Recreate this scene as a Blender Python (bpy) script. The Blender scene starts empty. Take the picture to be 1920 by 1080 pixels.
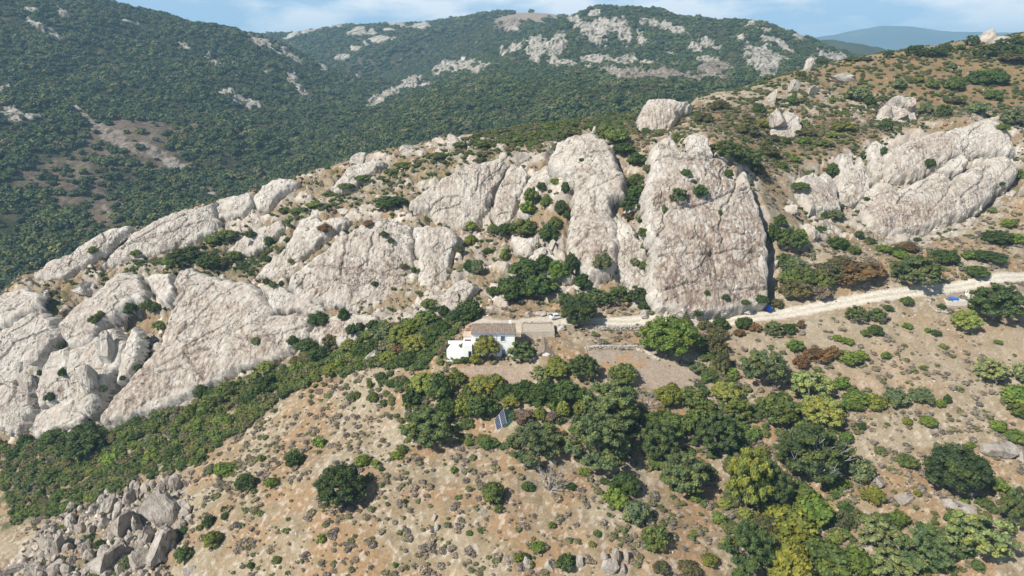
import bpy, math, random
import numpy as np
from mathutils import Vector, Matrix
R = math.radians
# ------------------------------------------------------------------ camera, world, sun
S = bpy.context.scene
FPX = 1297.0; PITCH = R(18.7); CZ = 75.0
cam_d = bpy.data.cameras.new('camera'); cam = bpy.data.objects.new('camera', cam_d)
S.collection.objects.link(cam); S.camera = cam
cam_d.sensor_width = 36.0; cam_d.lens = 36.0*FPX/1920.0
cam_d.clip_start = 0.5; cam_d.clip_end = 60000
cam.location = (0, 0, CZ); cam.rotation_euler = (R(90)-PITCH, 0, 0)
SUN = Vector((-0.55, -0.45, 0.70)).normalized()
sun_el = math.asin(SUN.z); sun_az = math.atan2(SUN.x, SUN.y)
sd = bpy.data.lights.new('sun', 'SUN'); sd.energy = 5.0; sd.angle = R(0.53); sd.color = (1.0, 0.945, 0.86)
so = bpy.data.objects.new('sun', sd); S.collection.objects.link(so)
so.rotation_euler = SUN.to_track_quat('Z', 'Y').to_euler()
W = bpy.data.worlds.new('World'); S.world = W; W.use_nodes = True
wn = W.node_tree; wn.nodes.clear()
def N(nt, t, **kw):
    n = nt.nodes.new(t)
    for k, v in kw.items():
        if k.startswith('i_'): n.inputs[k[2:].replace('_', ' ')].default_value = v
        else: setattr(n, k, v)
    return n
sky = N(wn, 'ShaderNodeTexSky', sky_type='NISHITA', sun_disc=False, sun_elevation=sun_el, sun_rotation=sun_az, altitude=300, air_density=1.0, dust_density=0.6, ozone_density=1.6)
tc = N(wn, 'ShaderNodeTexCoord'); mp = N(wn, 'ShaderNodeMapping'); mp.inputs['Scale'].default_value = (2.6, 2.6, 8.5)
mp.inputs['Location'].default_value = (0.35, 0.2, 0.3)
cn = N(wn, 'ShaderNodeTexNoise'); cn.inputs['Scale'].default_value = 1.6; cn.inputs['Detail'].default_value = 7; cn.inputs['Roughness'].default_value = 0.55
cr = N(wn, 'ShaderNodeValToRGB'); cr.color_ramp.elements[0].position = 0.45; cr.color_ramp.elements[1].position = 0.56
cr.color_ramp.elements[0].color = (0, 0, 0, 1); cr.color_ramp.elements[1].color = (0.85, 0.85, 0.85, 1)
mx = N(wn, 'ShaderNodeMixRGB'); mx.inputs['Color2'].default_value = (17.5, 17.6, 17.8, 1)
bg = N(wn, 'ShaderNodeBackground'); bg.inputs['Strength'].default_value = 0.050
wo = N(wn, 'ShaderNodeOutputWorld'); L = wn.links.new
L(tc.outputs['Generated'], mp.inputs['Vector']); L(mp.outputs[0], cn.inputs['Vector']); L(cn.outputs['Fac'], cr.inputs[0])
sx = N(wn, 'ShaderNodeSeparateXYZ'); L(tc.outputs['Generated'], sx.inputs[0])
def elev(lo, hi, a, b):
    m = N(wn, 'ShaderNodeMapRange'); m.inputs['From Min'].default_value = lo; m.inputs['From Max'].default_value = hi; m.inputs['To Min'].default_value = a; m.inputs['To Max'].default_value = b; L(sx.outputs['Z'], m.inputs['Value']); return m.outputs[0]
veil = N(wn, 'ShaderNodeMixRGB'); veil.inputs['Color2'].default_value = (7.4, 11.6, 16.4, 1); L(elev(0.02, 0.35, 0.85, 0.0), veil.inputs['Fac']); L(sky.outputs[0], veil.inputs['Color1'])
cm_ = N(wn, 'ShaderNodeMath', operation='MULTIPLY'); L(cr.outputs[0], cm_.inputs[0]); L(elev(0.10, 0.5, 1.0, 0.15), cm_.inputs[1])
L(cm_.outputs[0], mx.inputs['Fac']); L(veil.outputs[0], mx.inputs['Color1']); L(mx.outputs[0], bg.inputs['Color']); L(bg.outputs[0], wo.inputs['Surface'])
S.view_settings.view_transform = 'Standard'; S.view_settings.look = 'None'
S.view_settings.exposure = 0.36; S.view_settings.gamma = 1.0; S.view_settings.use_curve_mapping = False
S.render.engine = 'CYCLES'; S.cycles.max_bounces = 6; S.cycles.diffuse_bounces = 2; S.cycles.volume_bounces = 1
S.cycles.transparent_max_bounces = 8
COL = S.collection
HAZE = 0.00013
# ------------------------------------------------------------------ maths helpers
def tanv(py):
    return np.tan(np.arctan((540.0-np.asarray(py, float))/FPX) - PITCH)
def wp(px, py, Y):
    """world point seen at pixel (px,py) (1920 scale) at ground distance Y"""
    b = (540.0-py)/FPX; a = (px-960.0)/FPX
    dy = math.cos(PITCH)+b*math.sin(PITCH)
    return (a*Y/dy, Y, CZ+Y*float(tanv(py)))
def proj(x, y, z):
    zz = z-CZ
    d = y*math.cos(PITCH)-zz*math.sin(PITCH); u = y*math.sin(PITCH)+zz*math.cos(PITCH)
    d = np.maximum(d, 1e-3)
    return 960+FPX*x/d, 540-FPX*u/d
def hsh(ix, iy, seed):
    h = (ix.astype(np.int64)*374761393 + iy.astype(np.int64)*668265263 + seed*1274126177) & 0xffffffff
    h = ((h ^ (h >> 13))*1274126177) & 0xffffffff
    h = ((h ^ (h >> 16))*2246822519) & 0xffffffff
    return ((h ^ (h >> 15)) & 0xffffff)/float(0xffffff)
def perlin(x, y, seed=0):
    x = np.asarray(x, float); y = np.asarray(y, float)
    ix = np.floor(x); iy = np.floor(y); fx = x-ix; fy = y-iy
    u = fx*fx*fx*(fx*(fx*6-15)+10); v = fy*fy*fy*(fy*(fy*6-15)+10)
    def g(ox, oy):
        a = hsh(ix+ox, iy+oy, seed)*2*math.pi
        return np.cos(a)*(fx-ox)+np.sin(a)*(fy-oy)
    return 1.5*((g(0,0)*(1-u)+g(1,0)*u)*(1-v)+(g(0,1)*(1-u)+g(1,1)*u)*v)
def fbm(x, y, seed=0, octs=4, gain=0.5):
    s = 0; a = 1.0; f = 1.0
    for i in range(octs):
        s = s+a*perlin(x*f+i*17.3, y*f-i*9.1, seed+i); a *= gain; f *= 2.03
    return s
def ridged(x, y, seed=0, octs=4):
    s = 0; a = 1.0; f = 1.0
    for i in range(octs):
        s = s+a*(1-2*np.abs(perlin(x*f+i*7.7, y*f+i*3.3, seed+i))); a *= 0.5; f *= 2.1
    return s*0.5
def worley(x, y, seed=0):
    ix = np.floor(x); iy = np.floor(y)
    d1 = np.full(x.shape, 9.0); d2 = np.full(x.shape, 9.0); cid = np.zeros(x.shape); gx = np.zeros(x.shape); gy = np.zeros(x.shape)
    for ox in (-1, 0, 1):
        for oy in (-1, 0, 1):
            cx = ix+ox+hsh(ix+ox, iy+oy, seed); cy = iy+oy+hsh(ix+ox, iy+oy, seed+5)
            d = np.hypot(x-cx, y-cy); c = hsh(ix+ox, iy+oy, seed+9)
            m = d < d1
            d2 = np.where(m, d1, np.minimum(d2, d)); cid = np.where(m, c, cid)
            gx = np.where(m, x-cx, gx); gy = np.where(m, y-cy, gy); d1 = np.where(m, d, d1)
    return d1, d2-d1, cid, gx, gy
def sm(e0, e1, x):
    t = np.clip((x-e0)/(e1-e0), 0, 1); return t*t*(3-2*t)
def sdpoly(px, py, poly):
    """signed distance, positive inside"""
    P = np.array(poly, float); d = np.full(px.shape, 1e9); ins = np.zeros(px.shape, bool)
    for i in range(len(P)):
        ax, ay = P[i-1]; bx, by = P[i]
        ex, ey = bx-ax, by-ay; L2 = ex*ex+ey*ey+1e-9
        t = np.clip(((px-ax)*ex+(py-ay)*ey)/L2, 0, 1)
        d = np.minimum(d, (px-ax-t*ex)**2+(py-ay-t*ey)**2)
        if ay != by:
            c = ((ay > py) != (by > py)) & (px < (bx-ax)*(py-ay)/(by-ay)+ax)
            ins ^= c
    d = np.sqrt(d); return np.where(ins, d, -d)
def sdline(px, py, pts):
    d = np.full(px.shape, 1e9)
    for i in range(1, len(pts)):
        ax, ay = pts[i-1]; bx, by = pts[i]; ex, ey = bx-ax, by-ay
        t = np.clip(((px-ax)*ex+(py-ay)*ey)/(ex*ex+ey*ey+1e-9), 0, 1)
        d = np.minimum(d, np.hypot(px-ax-t*ex, py-ay-t*ey))
    return d
class TPS:
    def __init__(s, pts, lam=2.0):
        P = np.array(pts, float); s.c = P[:, :2]/100.0; n = len(P)
        K = s.k(np.hypot(s.c[:, None, 0]-s.c[None, :, 0], s.c[:, None, 1]-s.c[None, :, 1])) + np.eye(n)*lam*1e-3
        A = np.zeros((n+3, n+3)); A[:n, :n] = K; Q = np.c_[np.ones(n), s.c]; A[:n, n:] = Q; A[n:, :n] = Q.T
        s.w = np.linalg.solve(A, np.r_[P[:, 2], 0, 0, 0])
    @staticmethod
    def k(r): return r*r*np.log(r+1e-9)
    def __call__(s, x, y):
        x = np.asarray(x, float)/100; y = np.asarray(y, float)/100
        o = s.w[-3]+s.w[-2]*x+s.w[-1]*y
        for i in range(len(s.c)): 
            r2 = (x-s.c[i, 0])**2+(y-s.c[i, 1])**2
            o = o+s.w[i]*0.5*r2*np.log(r2+1e-12)
        return o
# ------------------------------------------------------------------ mesh helpers
def mesh_np(name, V, F, mat=None, smooth=True, attrs=None):
    """V (n,3), F (m,k) with k=3 or 4"""
    V = np.asarray(V, np.float32); F = np.asarray(F, np.int32); k = F.shape[1]
    me = bpy.data.meshes.new(name); me.vertices.add(len(V)); me.vertices.foreach_set('co', V.ravel())
    me.loops.add(F.size); me.loops.foreach_set('vertex_index', F.ravel())
    me.polygons.add(len(F)); me.polygons.foreach_set('loop_start', np.arange(0, F.size, k, dtype=np.int32))
    me.polygons.foreach_set('loop_total', np.full(len(F), k, np.int32))
    me.polygons.foreach_set('use_smooth', np.full(len(F), smooth, bool))
    if attrs:
        for an, (ty, arr) in attrs.items():
            at = me.attributes.new(an, ty, 'POINT')
            at.data.foreach_set('color' if ty == 'FLOAT_COLOR' else 'value', np.asarray(arr, np.float32).ravel())
    me.update(calc_edges=True); me.validate()
    if mat: me.materials.append(mat)
    return me
def grid_faces(nr, nc):
    i = np.arange(nr-1)[:, None]*nc+np.arange(nc-1)[None, :]
    return np.stack([i, i+1, i+nc+1, i+nc], -1).reshape(-1, 4)
def link(name, me, parent=None, loc=None, **kw):
    o = bpy.data.objects.new(name, me); COL.objects.link(o)
    if parent: o.parent = parent
    if loc is not None: o.location = loc
    for k, v in kw.items(): o[k] = v
    return o
class MB:
    """collects quads/tris of a hard-surface mesh"""
    def __init__(s): s.v = []; s.f = []
    def box(s, x0, x1, y0, y1, z0, z1):
        b = len(s.v); s.v += [(x, y, z) for z in (z0, z1) for (x, y) in ((x0, y0), (x1, y0), (x1, y1), (x0, y1))]
        s.f += [tuple(b+i for i in q) for q in ((3,2,1,0),(4,5,6,7),(0,1,5,4),(1,2,6,5),(2,3,7,6),(3,0,4,7))]; return s
    def poly(s, pts):
        b = len(s.v); s.v += [tuple(p) for p in pts]; s.f.append(tuple(range(b, b+len(pts)))); return s
    def slab(s, pts, off):
        """closed prism: polygon pts extruded by vector off"""
        n = len(pts); b = len(s.v); s.v += [tuple(p) for p in pts]+[tuple(np.add(p, off)) for p in pts]
        s.f.append(tuple(range(b, b+n))); s.f.append(tuple(range(b+2*n-1, b+n-1, -1)))
        for i in range(n): j = (i+1) % n; s.f.append((b+j, b+i, b+n+i, b+n+j))
        return s
    def tube(s, p, q, r0, r1=None, n=6, cap=True):
        r1 = r0 if r1 is None else r1; p = Vector(p); q = Vector(q); d = (q-p)
        if d.length < 1e-6: return s
        d.normalize(); u = d.orthogonal().normalized(); w = d.cross(u); b = len(s.v)
        for c, r in ((p, r0), (q, r1)):
            for i in range(n):
                a = 2*math.pi*i/n; s.v.append(tuple(c+(u*math.cos(a)+w*math.sin(a))*r))
        for i in range(n): j = (i+1) % n; s.f.append((b+i, b+j, b+n+j, b+n+i))
        if cap: s.f.append(tuple(range(b+n-1, b-1, -1))); s.f.append(tuple(range(b+n, b+2*n)))
        return s
    def mesh(s, name, mat, smooth=False):
        me = bpy.data.meshes.new(name); me.from_pydata(s.v, [], s.f); me.update()
        if smooth: me.polygons.foreach_set('use_smooth', [True]*len(me.polygons))
        me.materials.append(mat); return me
    def obj(s, name, mat, parent=None, smooth=False, **kw): return link(name, s.mesh(name, mat, smooth), parent, **kw)
def empty(name, loc, label, cat, group=None, rz=0):
    o = bpy.data.objects.new(name, None); COL.objects.link(o); o.location = loc; o.rotation_euler = (0, 0, rz); o.empty_display_size = 0.5
    o['label'] = label; o['category'] = cat
    if group: o['group'] = group
    return o
# ------------------------------------------------------------------ materials
def newmat(name, rough=0.9):
    m = bpy.data.materials.new(name); m.use_nodes = True; nt = m.node_tree
    b = nt.nodes['Principled BSDF']; b.inputs['Roughness'].default_value = rough
    b.inputs['Specular IOR Level'].default_value = 0.25
    return m, nt, b
def noise(nt, vec, scale, detail=4, rough=0.55):
    n = N(nt, 'ShaderNodeTexNoise'); n.inputs['Scale'].default_value = scale; n.inputs['Detail'].default_value = detail; n.inputs['Roughness'].default_value = rough
    if vec is not None: nt.links.new(vec, n.inputs['Vector'])
    return n.outputs['Fac']
def ramp(nt, fac, stops):
    r = N(nt, 'ShaderNodeValToRGB'); e = r.color_ramp.elements
    while len(e) < len(stops): e.new(0.5)
    for el, (p, c) in zip(e, stops): el.position = p; el.color = (c[0], c[1], c[2], 1) if hasattr(c, '__len__') else (c, c, c, 1)
    nt.links.new(fac, r.inputs[0]); return r.outputs[0]
def mix(nt, fac, a, b, mode='MIX'):
    m = N(nt, 'ShaderNodeMixRGB', blend_type=mode)
    for s_, v in (('Fac', fac), ('Color1', a), ('Color2', b)):
        if hasattr(v, 'is_linked') or isinstance(v, bpy.types.NodeSocket): nt.links.new(v, m.inputs[s_])
        elif hasattr(v, '__len__'): m.inputs[s_].default_value = (v[0], v[1], v[2], 1)
        else: m.inputs[s_].default_value = v
    return m.outputs[0]
def bump(nt, bsdf, h, strength=0.5, dist=0.3):
    b = N(nt, 'ShaderNodeBump'); b.inputs['Strength'].default_value = strength; b.inputs['Distance'].default_value = dist
    nt.links.new(h, b.inputs['Height']); nt.links.new(b.outputs[0], bsdf.inputs['Normal'])
def geo_pos(nt): return N(nt, 'ShaderNodeNewGeometry').outputs['Position']
def mapping(nt, vec, scale=(1,1,1), rot=(0,0,0), loc=(0,0,0)):
    m = N(nt, 'ShaderNodeMapping'); m.inputs['Scale'].default_value = scale; m.inputs['Rotation'].default_value = rot; m.inputs['Location'].default_value = loc
    nt.links.new(vec, m.inputs['Vector']); return m.outputs[0]
def flat_mat(name, c, rough=0.8, var=0.15, sc=2.0):
    m, nt, b = newmat(name, rough); p = geo_pos(nt); n = noise(nt, p, sc, 3)
    c2 = [x*(1-var) for x in c]; c1 = [min(1, x*(1+var)) for x in c]
    nt.links.new(ramp(nt, n, [(0.3, c2), (0.7, c1)]), b.inputs['Base Color']); return m
def rock_material(name, tint=(1, 1, 1), stain=1.0):
    m, nt, b = newmat(name, 0.95); p = geo_pos(nt)
    T = lambda c: tuple(np.multiply(c, tint))
    big = noise(nt, p, 0.09, 5, 0.6); st = noise(nt, mapping(nt, p, (1.1, 1.1, 0.10)), 0.9, 6, 0.65)
    st2 = noise(nt, mapping(nt, p, (0.5, 0.5, 0.07), loc=(7, 3, 1)), 0.8, 5, 0.6)
    fine = noise(nt, p, 2.2, 6, 0.7); med = noise(nt, p, 0.45, 5, 0.6)
    base = ramp(nt, fine, [(0.28, T((0.28, 0.26, 0.235))), (0.42, T((0.54, 0.51, 0.455))), (0.60, T((0.64, 0.61, 0.55)))])
    g = ramp(nt, med, [(0.40, 0.0), (0.58, 1.0)])
    base = mix(nt, mix(nt, 1.0, g, (0.6, 0.6, 0.6), 'MULTIPLY'), base, T((0.44, 0.385, 0.325)))
    # brown/pink weathering zones with vertical streaks
    at = N(nt, 'ShaderNodeAttribute', attribute_name='stain').outputs['Fac']
    z = ramp(nt, big, [(0.44, 0.0), (0.60, 1.0)])
    zz = N(nt, 'ShaderNodeMath', operation='MULTIPLY_ADD'); nt.links.new(at, zz.inputs[0]); zz.inputs[1].default_value = 1.15*stain; 
    zr = N(nt, 'ShaderNodeMath', operation='MULTIPLY'); nt.links.new(z, zr.inputs[0]); zr.inputs[1].default_value = 0.45*stain; nt.links.new(zr.outputs[0], zz.inputs[2])
    zc = N(nt, 'ShaderNodeMath', operation='MULTIPLY', use_clamp=True); nt.links.new(zz.outputs[0], zc.inputs[0])
    sr = ramp(nt, st, [(0.38, 0.2), (0.56, 1.0)]); nt.links.new(sr, zc.inputs[1])
    base = mix(nt, zc.outputs[0], base, mix(nt, ramp(nt, st2, [(0.4, 0.0), (0.6, 1.0)]), T((0.185, 0.13, 0.10)), T((0.37, 0.30, 0.235))))
    # white wash streaks
    ws = ramp(nt, noise(nt, mapping(nt, p, (0.9, 0.9, 0.09), loc=(11, 5, 0)), 0.55, 5, 0.55), [(0.58, 0.0), (0.7, 0.45)])
    base = mix(nt, ws, base, T((0.72, 0.69, 0.62)))
    # dark lichen specks and small tufts
    v = N(nt, 'ShaderNodeTexVoronoi'); v.inputs['Scale'].default_value = 0.42; nt.links.new(mix(nt, 0.12, p, noise(nt, p, 0.6, 3)), v.inputs['Vector'])
    sp = ramp(nt, v.outputs['Distance'], [(0.11, 1.0), (0.17, 0.0)])
    gate = ramp(nt, noise(nt, p, 0.12, 2), [(0.5, 0.0), (0.56, 0.9)])
    base = mix(nt, mix(nt, 1.0, sp, gate, 'MULTIPLY'), base, (0.10, 0.10, 0.06))
    # joints
    def crack(scale, rot, w, seed, lo, hi, mxv):
        f = noise(nt, mapping(nt, p, (1, 1, 0.5), rot, (seed, 0, 0)), scale, 5, 0.62)
        g = noise(nt, mapping(nt, p, loc=(seed*3, 0, 0)), 0.10, 2)
        return mix(nt, 1.0, ramp(nt, f, [(0.5-w, 0.0), (0.5, 1.0), (0.5+w, 0.0)]), ramp(nt, g, [(lo, 0.0), (hi, mxv)]), 'MULTIPLY')
    c1 = crack(0.09, (0, R(35), R(20)), 0.006, 3, 0.40, 0.55, 0.85)
    c2 = crack(0.28, (0, R(50), 0), 0.018, 9, 0.45, 0.60, 0.6)
    base = mix(nt, c1, base, (0.12, 0.10, 0.085)); base = mix(nt, c2, base, (0.17, 0.14, 0.115))
    nt.links.new(base, b.inputs['Base Color'])
    h = N(nt, 'ShaderNodeMath', operation='ADD'); nt.links.new(fine, h.inputs[0])
    h2 = N(nt, 'ShaderNodeMath', operation='MULTIPLY_ADD'); nt.links.new(st, h2.inputs[0]); h2.inputs[1].default_value = 1.2
    h3 = N(nt, 'ShaderNodeMath', operation='MULTIPLY'); nt.links.new(c1, h3.inputs[0]); h3.inputs[1].default_value = -1.0
    nt.links.new(h3.outputs[0], h2.inputs[2]); nt.links.new(h2.outputs[0], h.inputs[1])
    bump(nt, b, h.outputs[0], 1.0, 0.38)
    return m
M_ROCK = rock_material('granite_rock')
M_ROCK2 = rock_material('grey_granite', (0.84, 0.83, 0.82), 0.9)
def ground_material():
    m, nt, b = newmat('soil_and_rubble', 1.0); p = geo_pos(nt)
    c = N(nt, 'ShaderNodeAttribute', attribute_name='gcol').outputs['Color']
    f = noise(nt, p, 1.6, 7, 0.75); f2 = noise(nt, p, 6.0, 4, 0.7); s = N(nt, 'ShaderNodeTexVoronoi'); s.inputs['Scale'].default_value = 0.9; nt.links.new(p, s.inputs['Vector'])
    c = mix(nt, 1.0, c, ramp(nt, f, [(0.3, 0.62), (0.5, 1.0), (0.7, 1.28)]), 'MULTIPLY')
    c = mix(nt, 1.0, c, ramp(nt, f2, [(0.3, 0.85), (0.7, 1.12)]), 'MULTIPLY')
    nt.links.new(c, b.inputs['Base Color']); bump(nt, b, f, 0.7, 0.35); return m
M_GROUND = ground_material()
def far_ground():
    m, nt, b = newmat('wooded_slope_soil', 1.0); p = geo_pos(nt); c = N(nt, 'ShaderNodeAttribute', attribute_name='gcol').outputs['Color']; f = noise(nt, p, 0.25, 7, 0.75)
    c = mix(nt, 1.0, c, ramp(nt, f, [(0.3, 0.5), (0.5, 1.0), (0.7, 1.4)]), 'MULTIPLY'); nt.links.new(c, b.inputs['Base Color']); bump(nt, b, f, 1.0, 4.0); return m
M_FARG = far_ground()
def foliage_material(name, far=False):
    m, nt, b = newmat(name, 0.75)
    oi = N(nt, 'ShaderNodeObjectInfo'); v = N(nt, 'ShaderNodeAttribute', attribute_name='v').outputs['Fac']
    if far:
        base = ramp(nt, oi.outputs['Random'], [(0.0, (0.036, 0.060, 0.022)), (0.4, (0.055, 0.086, 0.028)), (0.7, (0.080, 0.110, 0.034)), (0.9, (0.110, 0.130, 0.042)), (1.0, (0.15, 0.13, 0.07))])
    else: base = oi.outputs['Color']
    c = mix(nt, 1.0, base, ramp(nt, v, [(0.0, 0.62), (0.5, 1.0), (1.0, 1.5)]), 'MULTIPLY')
    on = noise(nt, N(nt, 'ShaderNodeTexCoord').outputs['Object'], 2.2, 3)
    c = mix(nt, 1.0, c, ramp(nt, on, [(0.35, (0.78, 0.88, 1.05)), (0.5, (1, 1, 1)), (0.65, (1.32, 1.12, 0.8))]), 'MULTIPLY')
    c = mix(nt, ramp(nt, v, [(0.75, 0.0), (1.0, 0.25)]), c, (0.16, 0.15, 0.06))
    nt.links.new(c, b.inputs['Base Color'])
    if not far:
        tr = N(nt, 'ShaderNodeBsdfTranslucent'); nt.links.new(c, tr.inputs[0]); ms = N(nt, 'ShaderNodeMixShader'); ms.inputs[0].default_value = 0.22
        o = nt.nodes['Material Output']; nt.links.new(b.outputs[0], ms.inputs[1]); nt.links.new(tr.outputs[0], ms.inputs[2]); nt.links.new(ms.outputs[0], o.inputs[0])
    return m
M_LEAF = foliage_material('foliage'); M_FAR = foliage_material('distant_foliage', True)
M_BARK = flat_mat('grey_bark', (0.22, 0.19, 0.16), 0.95, 0.3, 3.0); M_DEAD = flat_mat('dead_wood', (0.33, 0.31, 0.29), 0.9, 0.2, 3.0)
# ------------------------------------------------------------------ near terrain
CP = [ # (px,py,Y) points of the visible ground
 (0,1080,152),(200,1080,138),(400,1080,126),(640,1080,117),(960,1080,113),(1250,1080,113),(1440,1080,116),(1650,1080,117),(1920,1080,116),
 (0,980,180),(200,970,160),(420,950,143),(640,940,134),(900,930,131),(1200,930,132),(1420,950,133),(1650,930,133),(1920,930,133),
 (0,880,205),(200,870,192),(420,850,172),(640,830,156),(900,830,149),(1200,830,148),(1420,830,150),(1650,830,149),(1920,830,148),
 (0,815,222),(180,800,208),(350,745,205),(560,645,208),(640,720,184),(780,700,172),(640,620,208),
 (870,700,166),(960,700,166),(910,665,171),(1000,660,171.5),(860,640,176),(960,625,182),(850,605,193),(1000,600,190),(1050,600,189),(1100,660,172),(1200,655,174),(1300,720,164),(1200,720,162),(1100,740,158),(940,800,151),
 (1300,650,176),(1450,650,178),(1650,650,178),(1900,640,180),(1450,740,162),(1700,740,162),(1900,740,162),
 (1180,605,187),(1300,603,188),(1420,591,191),(1500,582,193),(1600,567,196),(1700,551,199),(1800,538,203),(1920,522,208),(1780,560,198),(1650,600,187),(1850,590,191),
 # left massif
 (0,610,238),(100,600,238),(60,700,230),(150,740,218),(200,640,228),(260,600,232),(300,650,222),(350,500,248),(450,522,243),(250,510,254),(160,560,250),(450,620,222),(300,740,210),
 (50,520,284),(100,490,281),(180,470,283),(240,430,287),(320,400,290),(400,385,292),(470,362,296),(550,340,301),(630,315,306),(700,290,311),(850,257,320),
 (300,480,262),(400,470,266),(500,440,270),(560,400,276),(650,350,291),(750,330,293),(700,400,262),(620,470,245),(540,540,226),(700,590,206),(780,560,211),(780,480,230),(830,430,248),
 (900,430,251),(960,295,289),(880,310,286),(780,380,266),(900,360,270),(850,520,215),(920,480,228),(880,570,203),(960,560,203),(1040,560,202),(1000,480,222),(1000,400,240),(1030,330,262),
 (1000,236,342),(930,250,325),(980,275,300),(1080,520,208),(1070,400,229),(1090,300,247),(1100,252,258),(1150,510,208),(1150,400,229),(1180,450,222),(1190,350,240),(1190,300,252),(1200,260,268),
 (1220,250,262),(1290,252,244),(1230,350,224),(1230,500,203),(1330,580,195),(1430,560,199),(1400,330,232),(1330,290,236),(1430,450,214),(1340,450,210),
 (1200,212,350),(1120,225,345),(1350,176,362),(1300,190,345),(1440,150,382),(1500,131,400),(1600,110,415),(1700,93,430),(1800,80,440),(1900,68,452),(1920,66,455),
 (1300,230,300),(1400,230,300),(1450,300,262),(1450,380,236),(1470,450,216),(1470,520,205),(1560,520,204),(1560,460,217),(1700,510,206),(1850,480,214),(1640,480,213),
 (1500,230,310),(1600,230,310),(1600,170,355),(1700,170,352),(1800,150,365),(1900,150,365),(1750,220,318),(1660,270,288),(1540,300,268),
 (1700,262,287),(1850,220,288),(1910,280,280),(1690,336,267),(1580,385,248),(1510,380,246),(1570,290,270),(1500,330,256),
 (1800,290,272),(1720,440,234),(1640,435,233),(1850,385,247),(1890,295,266),(1700,345,255),(1920,400,242),(1900,230,300),(1780,320,262),
]
ctrl = [wp(*c) for c in CP]
def xyz(px, Y, z): # hidden points
    return ((px-960)/FPX*Y*0.98, Y, z)
for px, Y, z in [(-500,300,-75),(-500,220,-80),(-500,160,-70),(-300,130,-50),(-600,420,-110),(0,360,-62),(200,360,-50),(400,370,-38),(600,380,-22),(850,400,-5),(1000,430,0),(1200,440,8),(1400,470,20),(1600,520,28),(1900,560,40),(2300,560,50),
                 (0,430,-100),(300,450,-100),(600,460,-95),(900,500,-85),(1200,560,-80),(1600,640,-80),(2200,680,-80),(2500,450,90),(2400,300,60),(2400,200,18),(2400,130,-18),(960,70,-45),(400,80,-50),(1700,70,-48),(2300,80,-45)]:
    ctrl.append(xyz(px, Y, z))
HN = TPS(ctrl, 6.0)
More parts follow.
